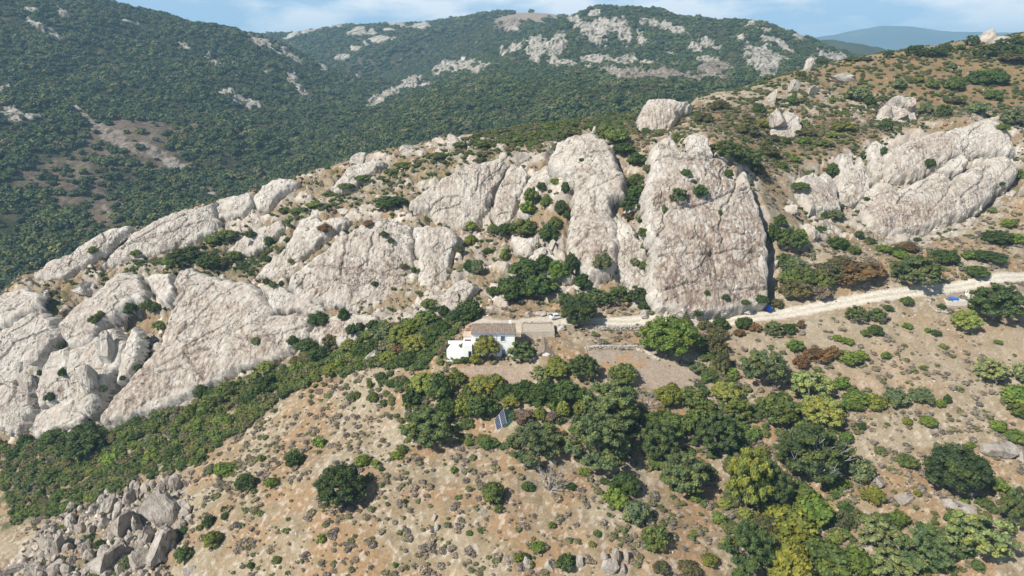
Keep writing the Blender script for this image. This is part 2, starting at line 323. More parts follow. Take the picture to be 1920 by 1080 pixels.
SLABS = [ # name, pixel outline, offset, edge width, thickness, stain, label
 ('rock_outcrop', [(318,540),(330,505),(352,498),(385,512),(420,520),(455,522),(480,535),(500,560),(512,585),(560,582),(590,600),(570,635),(540,655),(500,680),(450,690),(400,715),(350,740),(300,760),(240,785),(190,800),(178,792),(205,750),(240,705),(265,680),(300,640),(312,590)], 3.0, 3.0, 9, 0.75, 'huge brown-stained rock slab with a diagonal crack above the green thicket'),
 ('rock_outcrop', [(535,540),(545,515),(560,500),(600,470),(640,440),(680,415),(715,405),(740,410),(770,420),(775,450),(780,490),(785,520),(780,555),(750,577),(720,585),(680,585),(640,577),(600,568),(560,552)], 2.5, 3.0, 7, 0.5, 'broad white rock slab left of the house with a brown stained foot'),
 ('rock_outcrop', [(478,515),(500,490),(530,465),(560,440),(600,412),(640,400),(655,415),(600,452),(565,482),(530,510),(510,522)], 2.0, 2.4, 6, 0.2, 'narrow pale rock strip along the upper left edge of the white slab'),
 ('rock_outcrop', [(775,425),(800,418),(840,425),(862,440),(850,470),(840,510),(835,540),(800,560),(786,555),(784,500)], 2.2, 2.6, 6, 0.6, 'small pinkish rock slab between the white slab and the bushy gully'),
 ('rock_outcrop', [(762,378),(790,355),(830,330),(870,310),(910,298),(940,293),(955,303),(942,330),(925,360),(915,390),(900,425),(870,432),(840,427),(810,417),(800,398),(770,390)], 3.2, 3.4, 8, 0.35, 'smooth white domed rock slab near the ridge with small dark hollows'),
 ('rock_outcrop', [(957,308),(985,313),(993,326),(975,360),(965,390),(955,418),(940,426),(928,418),(921,395),(929,360),(943,335)], 3.4, 2.2, 6, 0.6, 'tongue of rock with a dark grey foot right of the white dome'),
 ('rock_outcrop', [(995,328),(1024,308),(1031,325),(1012,350),(992,376),(977,402),(968,394),(980,355)], 2.2, 2.0, 6, 0.7, 'slim pinkish rock strip climbing to the tall pinnacled slab'),
 ('rock_outcrop', [(1030,285),(1045,262),(1075,248),(1100,246),(1120,249),(1137,260),(1150,280),(1160,310),(1169,330),(1168,358),(1150,365),(1140,380),(1148,400),(1157,430),(1158,460),(1150,490),(1130,512),(1100,517),(1080,502),(1063,470),(1062,440),(1068,410),(1070,370),(1075,345),(1058,327),(1040,320),(1025,303)], 4.0, 3.0, 10, 0.5, 'tall pale rock slab with a small finger of stone on its top'),
 ('rock_outcrop', [(1225,275),(1240,255),(1262,248),(1277,278),(1300,284),(1335,290),(1365,298),(1369,318),(1380,333),(1395,313),(1411,330),(1413,350),(1421,375),(1431,400),(1441,440),(1444,470),(1438,500),(1446,530),(1447,560),(1430,572),(1400,577),(1340,590),(1290,592),(1240,582),(1218,562),(1216,520),(1228,470),(1225,450),(1213,425),(1215,390),(1212,350),(1220,320)], 4.5, 2.6, 12, 0.85, 'largest rock slab, brown stained, standing above the dirt road'),
 ('rock_outcrop', [(1290,252),(1305,246),(1325,254),(1337,287),(1312,287),(1294,276)], 4.5, 1.6, 8, 0.1, 'square white rock block at the top of the largest slab'),
 ('rock_outcrop', [(1196,215),(1205,195),(1222,180),(1250,179),(1290,185),(1300,191),(1275,207),(1270,227),(1250,242),(1225,252),(1205,252),(1196,235)], 5.0, 3.0, 10, 0.45, 'rounded rock dome on the ridge behind the largest slab'),
 ('rock_outcrop', [(1685,265),(1720,255),(1745,243),(1780,240),(1820,225),(1850,217),(1880,226),(1897,243),(1911,273),(1912,286),(1880,287),(1845,288),(1820,294),(1795,294),(1775,307),(1760,320),(1740,327),(1715,332),(1690,338),(1668,336),(1660,316),(1662,280)], 3.5, 3.4, 9, 0.5, 'long upper rock slab on the right hillside, rounded at its right end'),
 ('rock_outcrop', [(1630,275),(1645,261),(1658,270),(1656,300),(1656,327),(1640,334),(1634,310)], 3.5, 1.8, 7, 0.3, 'slim upright rock fin at the left end of the long upper slab'),
 ('rock_outcrop', [(1570,300),(1580,284),(1600,287),(1606,308),(1614,289),(1622,303),(1633,325),(1640,342),(1625,367),(1600,387),(1585,382),(1574,350)], 3.5, 2.2, 7, 0.45, 'notched double rock fin left of the slim upright fin'),
 ('rock_outcrop', [(1493,347),(1505,325),(1525,319),(1535,330),(1550,319),(1561,330),(1572,350),(1581,380),(1580,394),(1550,390),(1520,394),(1508,376)], 3.0, 2.4, 7, 0.5, 'leftmost rounded rock slab of the right hand cliff group'),
 ('rock_outcrop', [(1612,388),(1630,352),(1650,334),(1672,339),(1690,352),(1720,335),(1755,320),(1775,319),(1790,333),(1815,316),(1840,303),(1860,290),(1885,286),(1905,299),(1919,310),(1906,335),(1890,347),(1870,357),(1850,382),(1815,402),(1780,417),(1740,432),(1700,440),(1660,442),(1640,434),(1622,415)], 3.5, 3.4, 9, 0.55, 'wide lower rock slab on the right hillside with pale streaks'),
 ('rock_outcrop', [(1765,313),(1790,295),(1805,287),(1819,299),(1806,318),(1785,325)], 4.5, 2.0, 7, 0.1, 'small white rock knob wedged between the two long right slabs'),
 ('rock_outcrop', [(-30,635),(0,615),(40,590),(62,580),(80,590),(98,598),(106,625),(95,650),(75,680),(85,700),(62,740),(63,770),(50,800),(35,832),(12,818),(-30,790)], 3.0, 3.0, 9, 0.35, 'pale rock buttress at the left edge of the photo'),
 ('rock_outcrop', [(105,612),(130,580),(165,555),(200,525),(225,504),(262,511),(268,530),(263,556),(240,562),(225,577),(205,592),(190,602),(175,618),(165,642),(140,648),(118,642)], 3.4, 2.8, 9, 0.4, 'pitted pale rock slab with a squared dark right corner, upper left massif'),
 ('rock_outcrop', [(125,652),(165,642),(190,620),(215,615),(231,640),(226,670),(214,690),(196,702),(186,740),(166,782),(145,777),(130,740),(122,700)], 4.4, 2.2, 9, 0.3, 'grey furrowed rock buttress in the middle of the left massif'),
 ('rock_outcrop', [(232,642),(249,611),(259,625),(256,660),(245,690),(230,717),(215,722),(221,690)], 4.6, 1.8, 8, 0.2, 'thin upright rock blade with a deeply shaded right side'),
 ('rock_outcrop', [(52,808),(75,770),(100,755),(140,750),(152,780),(142,797),(100,803),(70,822)], 2.2, 2.2, 6, 0.5, 'low pinkish slab at the foot of the left massif'),
 ('rock_outcrop', [(180,500),(210,470),(240,440),(270,420),(300,403),(330,393),(380,383),(402,374),(398,398),(411,410),(400,432),(360,452),(320,462),(290,477),(250,483),(220,492)], 2.6, 3.0, 7, 0.3, 'long pale rock rib descending the ridge crest on the left'),
 ('rock_outcrop', [(474,366),(490,345),(520,330),(545,331),(560,340),(541,351),(522,366),(500,391),(480,392)], 3.2, 2.8, 7, 0.15, 'smooth cream rock hump on the crest of the ridge'),
 ('rock_outcrop', [(60,517),(90,490),(130,475),(150,460),(180,440),(210,425),(240,421),(210,455),(180,480),(150,500),(120,521),(90,527)], 2.4, 2.2, 6, 0.2, 'lowest grey rock rib at the left end of the crest'),
 ('rock_outcrop', [(406,375),(440,364),(471,358),(471,386),(455,402),(430,407),(412,410),(396,400)], 2.4, 2.2, 6, 0.25, 'flat pale rock plate just left of the cream hump on the crest'),
 ('rock_outcrop', [(520,527),(540,545),(600,570),(620,590),(590,598),(560,580),(515,582),(502,560),(488,535)], 1.5, 2.0, 6, 0.3, 'bushy low rock shelf between the two largest left slabs'),
 ('rock_outcrop', [(425,470),(455,440),(500,420),(528,409),(531,425),(505,450),(470,477),(435,487)], 2.0, 2.0, 6, 0.5, 'pinkish rock sheet in the scrub above the huge stained slab'),
 ('rock_outcrop', [(530,472),(545,440),(560,412),(590,403),(606,415),(596,440),(570,462),(545,480)], 2.2, 2.0, 6, 0.1, 'white blocky rock rib in the scrub of the upper ridge'),
 ('rock_outcrop', [(620,352),(640,325),(660,308),(700,296),(722,303),(700,322),(665,345),(635,360)], 2.0, 2.2, 6, 0.4, 'furrowed rock sheet on the crest right of the cream hump'),
 ('rock_outcrop', [(-30,560),(0,550),(40,540),(78,548),(70,568),(30,585),(0,605),(-30,610)], 2.0, 2.2, 6, 0.1, 'low smooth pale rock at the left edge above the green patch'),
 ('rock_outcrop', [(75,690),(96,655),(122,652),(124,700),(132,742),(142,778),(100,757),(72,765),(63,735)], 3.2, 2.0, 8, 0.4, 'rough grey rock between the left buttress and the furrowed one'),
 ('rock_outcrop', [(575,628),(592,600),(640,582),(700,590),(705,606),(660,640),(610,645)], 1.6, 2.4, 6, 0.75, 'low pinkish rock shelf above the thicket left of the house'),
 ('rock_outcrop', [(955,440),(1000,445),(1030,470),(1062,495),(1080,518),(1040,522),(990,485),(960,462)], 2.0, 1.8, 6, 0.1, 'broken white rocks at the foot of the bushy gully'),
 ('rock_outcrop', [(1156,405),(1185,420),(1212,470),(1216,530),(1205,560),(1178,540),(1158,505),(1160,450)], 1.8, 2.0, 6, 0.6, 'rough pinkish rock slope between the two tall slabs'),
 ('rock_outcrop', [(780,560),(835,545),(870,520),(895,530),(870,570),(840,590),(800,590)], 1.6, 2.2, 6, 0.5, 'low pinkish rock apron above the farmhouse'),
 ('rock_outcrop', [(1440,255),(1455,228),(1475,205),(1498,215),(1505,240),(1490,262),(1462,270)], 1.8, 2.0, 6, 0.2, 'grey weathered rock sheet on the left of the orange hillside'),
 ('rock_outcrop', [(1640,225),(1655,200),(1678,180),(1705,180),(1720,200),(1718,222),(1690,232),(1660,238)], 1.8, 2.0, 6, 0.1, 'white craggy rock patch in the middle of the orange hillside'),
 ('rock_outcrop', [(268,520),(290,512),(318,512),(322,545),(312,570),(296,560),(285,540)], 3.0, 1.6, 7, 0.1, 'short split rock pillar beside the huge stained slab'),
]
RX = [p for s_ in SLABS for p in s_[1]]
ROAD = [(1990,512),(1920,523),(1860,531),(1800,540),(1740,547),(1700,553),(1650,561),(1600,569),(1550,577),(1500,584),(1460,589),(1420,593),(1380,597),(1340,601),(1300,604),(1250,607),(1200,607),(1150,606),(1100,606),(1060,607)]
ROADW = [wp(px, py, Y)[:2] for (px, py, Y) in [(1990,512,211),(1920,522.5,208),(1800,539,203),(1700,552,199),(1600,568,196),(1500,583,193),(1420,592,191),(1300,603.5,188),(1180,606,187),(1060,606,188)]]
P_YARD = [(868,606),(900,598),(950,600),(1000,596),(1030,588),(1052,590),(1062,603),(1050,612),(1035,613),(1020,625),(990,628),(968,622),(966,607),(880,607)]
P_PAD = [(845,690),(900,686),(1000,690),(1000,712),(960,722),(930,705),(880,705)]
P_FIELD = [(1095,660),(1190,655),(1235,680),(1280,690),(1320,715),(1310,732),(1240,728),(1195,725),(1130,700),(1100,680)]
P_ROCKY = [(0,560),(60,520),(180,440),(320,395),(480,350),(620,310),(760,270),(860,250),(960,262),(1000,290),(1040,250),(1110,236),(1150,250),(1200,330),(1215,250),(1300,240),(1370,290),(1420,330),(1450,440),(1450,560),(1400,590),(1240,595),(1150,560),(1060,560),(980,575),(880,590),(800,600),(700,610),(590,640),(480,700),(340,760),(180,805),(0,840),(-200,840),(-200,600)]
P_ROCKR = [(1480,330),(1560,290),(1650,255),(1850,210),(1920,230),(1990,260),(1990,340),(1900,370),(1830,420),(1740,460),(1560,470),(1500,440),(1490,390)]
P_ROCKH = [(1200,260),(1195,180),(1300,180),(1440,150),(1560,150),(1600,180),(1660,180),(1720,180),(1730,230),(1650,240),(1540,215),(1480,270),(1430,260),(1400,200),(1310,215),(1280,260)]
P_THICK = [(-100,850),(60,835),(180,805),(330,765),(480,705),(560,665),(640,625),(760,600),(850,590),(870,600),(840,640),(830,690),(760,695),(680,690),(560,735),(480,790),(380,860),(260,900),(150,950),(-100,1020)]
P_ROCKF = [(30,1040),(110,960),(180,930),(300,895),(345,905),(360,950),(345,1000),(320,1080),(330,1120),(0,1120),(0,1060)]
P_DENSE = [(740,690),(860,745),(1100,755),(1250,715),(1350,640),(1400,730),(1560,760),(1600,850),(1570,940),(1700,1000),(1850,940),(1980,960),(1980,1140),(1400,1140),(1340,960),(1200,870),(960,850),(760,810),(700,740)]
P_LEDGE = [(180,522),(260,482),(330,468),(420,448),(500,422),(560,392),(650,350),(760,315),(860,280),(900,240),(1000,225),(1150,205),(1190,250),(1130,262),(1000,290),(890,292),(760,342),(660,377),(600,402),(540,428),(525,500),(440,512),(300,512)]
P_CLEFT = [(228,575),(262,560),(300,568),(312,600),(285,640),(262,690),(235,735),(212,730),(222,690),(212,640)]
P_GREENUP = [(0,600),(60,565),(130,530),(115,580),(90,600),(20,595)]
P_ORANGE = [(960,230),(1200,205),(1350,180),(1440,140),(1600,110),(1920,60),(2100,60),(2100,300),(1920,215),(1840,210),(1650,255),(1480,310),(1430,330),(1380,260),(1320,230),(1200,250),(1140,235),(1000,285),(900,280)]
def near_surface(x, y):
    """full height and masks of the near terrain at ground points"""
    z = HN(x, y)
    rd = sdline(x, y, ROADW)
    px, py = proj(x, y, z)
    jx = 8*fbm(x/9, y/9, 11, 3); jy = 8*fbm(x/9, y/9, 31, 3)
    qx, qy = px+jx, py+jy
    vis = (y < 470).astype(float)
    rocky = np.maximum(np.maximum(sm(-8, 8, sdpoly(qx, qy, P_ROCKY)), sm(-8, 8, sdpoly(qx, qy, P_ROCKR))), 0.55*sm(-10, 10, sdpoly(qx, qy, P_ROCKH)))
    rocky = np.maximum(rocky, 0.9*sm(-8, 8, sdpoly(qx, qy, P_ROCKF))); dense = sm(-10, 10, sdpoly(qx, qy, P_DENSE))
    ledge = sm(-10, 8, sdpoly(qx, qy, P_LEDGE))
    dip = np.zeros(px.shape)
    for s_ in SLABS:
        q = np.array(s_[1], float); a0, b0 = q.min(0)-14; a1, b1 = q.max(0)+14; w = np.where((px > a0) & (px < a1) & (py > b0) & (py < b1) & (y < 420))[0]
        if len(w): dip[w] = np.maximum(dip[w], sm(-9, 1, sdpoly(px[w], py[w], s_[1])))
    yard = sm(-2, 2, sdpoly(px+jx*0.25, py+jy*0.25, P_YARD)); pad = sm(-3, 3, sdpoly(px+jx*0.3, py+jy*0.3, P_PAD)); field = sm(-4, 4, sdpoly(px+jx*0.4, py+jy*0.4, P_FIELD))
    road = sm(2.15, 1.75, rd+0.22*fbm(x/3, y/3, 7, 2))
    thick = sm(-6, 6, sdpoly(qx, qy, P_THICK)); orange = sm(-25, 25, sdpoly(qx, qy, P_ORANGE)); gup = sm(-6, 6, sdpoly(qx, qy, P_GREENUP))
    flat = np.clip(sm(6, 2.5, rd)+yard+pad+0.8*field, 0, 1)
    # small house terrace
    hd = np.hypot((x+5)/14, (y-177)/8)
    flat = np.maximum(flat, sm(1.3, 0.8, hd))
    rough = 1-flat
    # bedding: rotated coordinates so that ribs climb towards the right
    ca, sa = math.cos(R(-28)), math.sin(R(-28)); u = x*ca+y*sa; v = -x*sa+y*ca
    e = 0.9*fbm(x/22, y/22, 3, 4)+0.28*fbm(x/4.5, y/4.5, 5, 3)
    gul = 1.3*ridged(x/30+0.4*fbm(x/40, y/40, 8, 2), y/55, 19, 3)*sm(170, 120, y)*sm(-80, 0, x)
    w1, we, wc, gx, gy = worley(u/9+0.3*perlin(x/7, y/7, 61), v/4.6+0.3*perlin(x/7, y/7, 62), 21)
    w2, we2, wc2, g2x, g2y = worley(u/3.1+0.25*perlin(x/3, y/3, 63), v/2.0, 23)
    crag = (wc-0.35)*1.7+(gx*(wc*2-1)*1.1)+gy*(wc2-0.4)-1.2*sm(0.12, 0.0, we)+(wc2-0.5)*0.9+g2x*0.5-0.6*sm(0.15, 0.0, we2)+0.8*ridged(u/6, v/3, 40, 3)
    z = z+rough*(e+gul*0.5+rocky*crag*0.9+(1-rocky)*(0.25*(wc2-0.5)*sm(0.45, 0.7, wc)))
    z = z-1.2*rocky*rough-2.4*dip*rough-4.5*rough*sm(-5, 5, sdpoly(px, py, P_CLEFT))
    return z, dict(px=px, py=py, rocky=rocky, yard=yard, pad=pad, field=field, road=road, thick=thick, orange=orange, gup=gup, rd=rd, wc=wc, wc2=wc2, we=we, we2=we2, dense=dense, ledge=ledge)
def near_color(x, y, z, k):
    C = lambda r, g, b: np.array([r, g, b])[None, :]
    n1 = fbm(x/16, y/16, 71, 4)[:, None]; n2 = fbm(x/4, y/4, 73, 4)[:, None]; n3 = fbm(x/1.4, y/1.4, 75, 3)[:, None]
    soil = C(0.285, 0.225, 0.145)+n2*C(0.05, 0.045, 0.04)
    og = sm(-0.1, 0.5, n1+0.35*n2); soil = soil*(1-og)+og*C(0.30, 0.20, 0.11)
    pale = sm(0.15, 0.5, -n1+0.3*n3); soil = soil*(1-pale*0.7)+pale*0.7*C(0.345, 0.29, 0.205)
    pv = sm(0.3, 0.5, n3+0.25*n2); soil = soil*(1-pv*0.5)+pv*0.5*C(0.55, 0.49, 0.42)
    o = k['orange'][:, None]; so_ = C(0.265, 0.175, 0.10)+n2*0.05
    gr = sm(-0.25, 0.3, n2+0.5*n3+0.3*n1); so_ = so_*(1-gr*0.75)+gr*0.75*C(0.13, 0.125, 0.055)
    soil = soil*(1-o)+so_*o
    bm = sm(1330, 1400, k['px'])*sm(540, 620, k['py'])*sm(800, 700, k['py']); bm = bm[:, None]
    soil = soil*(1-0.6*bm)+0.6*bm*(C(0.335, 0.275, 0.195)+n2*0.03)
    r = k['rocky'][:, None]
    rc = C(0.42, 0.37, 0.31)+n3*0.10+n2*0.05; ww = k['wc2'][:, None]; rc = rc*(0.62+0.6*ww)
    so2 = soil*(1-0.45)+0.45*C(0.22, 0.16, 0.10); veg = sm(0.15, 0.45, n2+0.2*n1); so2 = so2*(1-veg*0.7)+veg*0.7*C(0.11, 0.12, 0.05)
    sel = sm(0.42, 0.5, k['wc'][:, None]+0.35*n2); rc = rc*sel+so2*(1-sel)
    c = soil*(1-r)+rc*r
    le = k['ledge'][:, None]*sm(-0.3, 0.3, n2+0.5*n3)*0.65; c = c*(1-le)+le*C(0.125, 0.12, 0.05)
    t = k['thick'][:, None]; tg = sm(-0.2, 0.25, n2); c = c*(1-t*0.9*tg)+t*0.9*tg*C(0.10, 0.10, 0.045)
    g = k['gup'][:, None]; c = c*(1-g)+g*(C(0.14, 0.13, 0.05)+n3*0.05)
    f = k['field'][:, None]; ff = C(0.33, 0.27, 0.21)+n3*0.03; a2 = sm(0.0, 0.3, fbm(x/6, y/6, 99, 3))[:, None]*sm(1240, 1190, k['px'])[:, None]; ff = ff*(1-a2)+a2*C(0.36, 0.235, 0.13)
    c = c*(1-f)+f*ff
    p = k['pad'][:, None]; c = c*(1-p)+p*(C(0.33, 0.26, 0.20)+n3*0.03)
    ya = k['yard'][:, None]; c = c*(1-ya)+ya*(C(0.52, 0.465, 0.38)+n3*0.02)
    rd = k['road'][:, None]; rut = np.exp(-((k['rd']-0.9)/0.35)**2)[:, None]
    mid = sm(0.45, 0.2, k['rd'])[:, None]*sm(-0.2, 0.3, n2); rw_ = C(0.52, 0.475, 0.395)+n3*0.04+0.10*rut; rw_ = rw_*(1-0.5*mid)+0.5*mid*C(0.36, 0.32, 0.21); c = c*(1-rd)+rd*rw_
    return np.clip(c, 0.01, 0.8)
def persp_grid(a0, a1, nc, y0, y1, nr):
    a = np.linspace(a0, a1, nc); Y = y0*(y1/y0)**np.linspace(0, 1, nr)
    A, YY = np.meshgrid(a, Y); return (A*YY).ravel(), YY.ravel()
NC, NR = 860, 640
gx_, gy_ = persp_grid(-1.02, 1.02, NC, 72, 640, NR)
gz_, gk = near_surface(gx_, gy_)
gc = near_color(gx_, gy_, gz_, gk)
me = mesh_np('hillside', np.c_[gx_, gy_, gz_], grid_faces(NR, NC), M_GROUND, True, {'gcol': ('FLOAT_COLOR', np.c_[gc, np.ones(len(gc))])})
hill = link('hillside', me, kind='structure')
def ground_z(x, y):
    z, _ = near_surface(np.array([float(x)]), np.array([float(y)])); return float(z[0])
# smooth raycast against the unroughened terrain
YS = np.arange(76, 520, 1.0)
def cast(px, py):
    b = (540-py)/FPX; dy = math.cos(PITCH)+b*math.sin(PITCH); x = (px-960)/FPX*YS/dy; zr = CZ+YS*float(tanv(py))
    d = zr-HN(x, YS); i = np.where(d < 0)[0]
    if len(i) == 0: return None
    i = i[0]
    if i == 0: return wp(px, py, YS[0])
    t = d[i-1]/(d[i-1]-d[i]); return wp(px, py, YS[i-1]+t)
# ------------------------------------------------------------------ rock slabs
JOINTS = {0: [[(265,690),(300,700),(345,690)],[(420,625),(470,640),(520,632)],[(478,520),(452,532),(430,547),(408,565),(385,588),(370,602),(340,630)],[(400,530),(388,548),(372,560)],[(352,665),(362,685),(380,712)],[(355,500),(352,540),(330,585)],[(300,690),(345,668),(400,655)]],
 1: [[(702,438),(696,470),(690,500)],[(655,425),(648,470),(640,520)],[(580,500),(640,505),(700,512)],[(700,512),(740,520),(780,515)]],
 4: [[(800,398),(830,375),(870,372)],[(900,330),(895,360)],[(915,315),(925,335)]], 7: [[(1040,320),(1080,335),(1120,330)],[(1118,360),(1115,400)],[(1065,470),(1110,440),(1155,448)]],
 8: [[(1384,330),(1376,365),(1352,395),(1347,425),(1352,458)],[(1226,452),(1246,425),(1246,395),(1238,355)],[(1222,290),(1290,300),(1330,303),(1372,315)],[(1245,395),(1300,392),(1340,378),(1366,362),(1412,352)],[(1235,478),(1330,481),(1380,470),(1442,478)],[(1330,430),(1380,440),(1425,455)],[(1250,545),(1300,530),(1370,548),(1440,540)],[(1300,430),(1330,470),(1345,520)]],
 11: [[(1815,256),(1830,242),(1845,230)],[(1700,268),(1730,285),(1740,320)],[(1780,245),(1785,290)]], 15: [[(1718,360),(1735,341),(1752,334)],[(1680,385),(1698,362),(1715,352)],[(1790,335),(1770,372),(1740,400)],[(1850,300),(1840,340),(1800,372)]],
 18: [[(180,560),(215,530),(255,520)]], 22: [[(230,465),(290,430),(350,405)],[(260,455),(330,435),(390,415)]], 17: [[(0,680),(40,640),(90,620)],[(20,760),(45,700),(55,660)]]}
def build_slab(idx, name, poly, off, ew, T, stain, label):
    P = np.array(poly, float); c = P.mean(0)
    pts = []
    for s_ in (0.85, 0.5):
        for p in P:
            q = c+(p-c)*s_; h = cast(q[0], q[1])
            if h is not None: pts.append(h)
    pts = np.array(pts); med = np.median(pts[:, 1]); pts = pts[np.abs(pts[:, 1]-med) < 45]
    cen = pts.mean(0); U, sv, Vt = np.linalg.svd(pts-cen); n = Vt[2]
    if n[1] > 0: n = -n
    # keep the plane facing the camera side and not too flat
    tilt = math.degrees(math.acos(max(-1, min(1, n[2]))))
    if tilt < 35 or n[2] < 0:
        hz = np.array([n[0]*0.4, -1.0, 0]); hz /= np.linalg.norm(hz); n = hz*math.sin(R(42))+np.array([0, 0, math.cos(R(42))])
    if tilt > 78: n = n+np.array([0, 0, 0.35]); n /= np.linalg.norm(n)
    cen = cen+n*off
    w = np.array([0, 0, 1.0])-n*n[2]; w /= np.linalg.norm(w); u = np.cross(w, n); 
    if u[0] < 0: u = -u
    o = np.array([0, 0, CZ])
    st = []
    for p in P:
        d = np.array(wp(p[0], p[1], 100.0))-o; t = np.dot(cen-o, n)/np.dot(d, n); q = o+d*t-cen; st.append((np.dot(q, u), np.dot(q, w)))
    st = np.array(st); lo = st.min(0)-3; hi = st.max(0)+3
    size = max(hi-lo); step = 0.36 if size > 40 else 0.3
    s1 = np.arange(lo[0], hi[0], step); t1 = np.arange(lo[1], hi[1], step); SS, TT = np.meshgrid(s1, t1); s = SS.ravel(); t = TT.ravel()
    sd = sdpoly(s+0.9*fbm(s/4, t/4, 200+idx, 3), t+0.9*fbm(s/4, t/4, 300+idx, 3), st)
    tt = np.clip((sd+0.9)/ew, 0, 1); prof = -(T)*(1-np.sqrt(np.clip(1-(1-tt)**2, 0, 1)))
    big = ew*1.2*sm(0, 9, sd)*0.4
    rel = 0.6*fbm(s/13, t/13, 400+idx, 4)+0.3*fbm(s/3, t/3, 500+idx, 3)
    ca, sa = math.cos(R(33)), math.sin(R(33)); uu = s*ca+t*sa; vv = -s*sa+t*ca
    w1, we, wc, gx, gy = worley(uu/15+0.25*perlin(s/8, t/8, 600+idx), vv/7+0.25*perlin(s/8, t/8, 601+idx), 30+idx)
    rel += (wc-0.5)*0.9+gy*0.7*(wc*2-1)-0.35*sm(0.04, 0.0, we)
    w1, we, wc, gx, gy = worley(uu/3.4+0.3*perlin(s/3, t/3, 610+idx), vv/2.2, 50+idx)
    rg = sm(-0.15, 0.35, fbm(s/11, t/11, 700+idx, 2)); rel += rg*((wc-0.5)*0.6+gx*0.35-0.3*sm(0.12, 0.0, we))
    w1, we, wc, gx, gy = worley(s/1.5+0.3*perlin(s/2, t/2, 611+idx), t/1.3, 80+idx); rel += (gx*0.30+(wc-0.5)*0.2)*sm(0.0, 0.4, fbm(s/7, t/7, 710+idx, 2))
    rel += (0.22*fbm(s/0.9, t/8, 800+idx, 2)+0.30*(ridged(uu/7, vv/1.7, 820+idx, 3)-0.4)*sm(-0.3, 0.3, fbm(s/8, t/8, 830+idx, 2)+0.1)+0.16*fbm(s/1.1, t/1.1, 840+idx, 2))*sm(0, 3, sd)
    for jl in JOINTS.get(idx, []):
        q2 = []
        for p in jl:
            d = np.array(wp(p[0], p[1], 100.0))-o; t_ = np.dot(cen-o, n)/np.dot(d, n); q = o+d*t_-cen; q2.append((np.dot(q, u), np.dot(q, w)))
        dj = sdline(s+0.6*perlin(s/3, t/3, 5), t+0.6*perlin(s/3, t/3, 6), q2); rel -= 1.3*np.exp(-(dj/0.38)**2)
    h = prof+big+rel*sm(-1, 2.5, sd)*(0.75 if size > 30 else 0.55)
    V = cen[None]+s[:, None]*u[None]+t[:, None]*w[None]+h[:, None]*n[None]
    F = grid_faces(len(t1), len(s1)); keep = (sd[F] > -0.85).all(1); F = F[keep]
    # winding so normals face n
    nn = np.cross(V[F[0, 1]]-V[F[0, 0]], V[F[0, 3]]-V[F[0, 0]])
    if np.dot(np.cross(u, w), n) < 0: F = F[:, ::-1]
    used = np.unique(F); rm = np.full(len(V), -1); rm[used] = np.arange(len(used)); F = rm[F]; V = V[used]
    tn = (t[used]-st[:, 1].min())/(st[:, 1].max()-st[:, 1].min()); stn = stain*np.clip(1.3-0.95*tn+0.45*fbm(s[used]/9, t[used]/9, 900+idx, 3), 0, 1)*sm(0.5, 3.5, sd[used])
    # border skirt goes back into the hill so the slab has real thickness
    me = mesh_np(name, V, F, M_ROCK, False, {'stain': ('FLOAT', stn)})
    ob = link(name, me, label=label, category='rock slab', group='rock slabs of the ridge')
    ob['kind'] = 'thing'
    return ob
for i, s_ in enumerate(SLABS): build_slab(i, *s_)
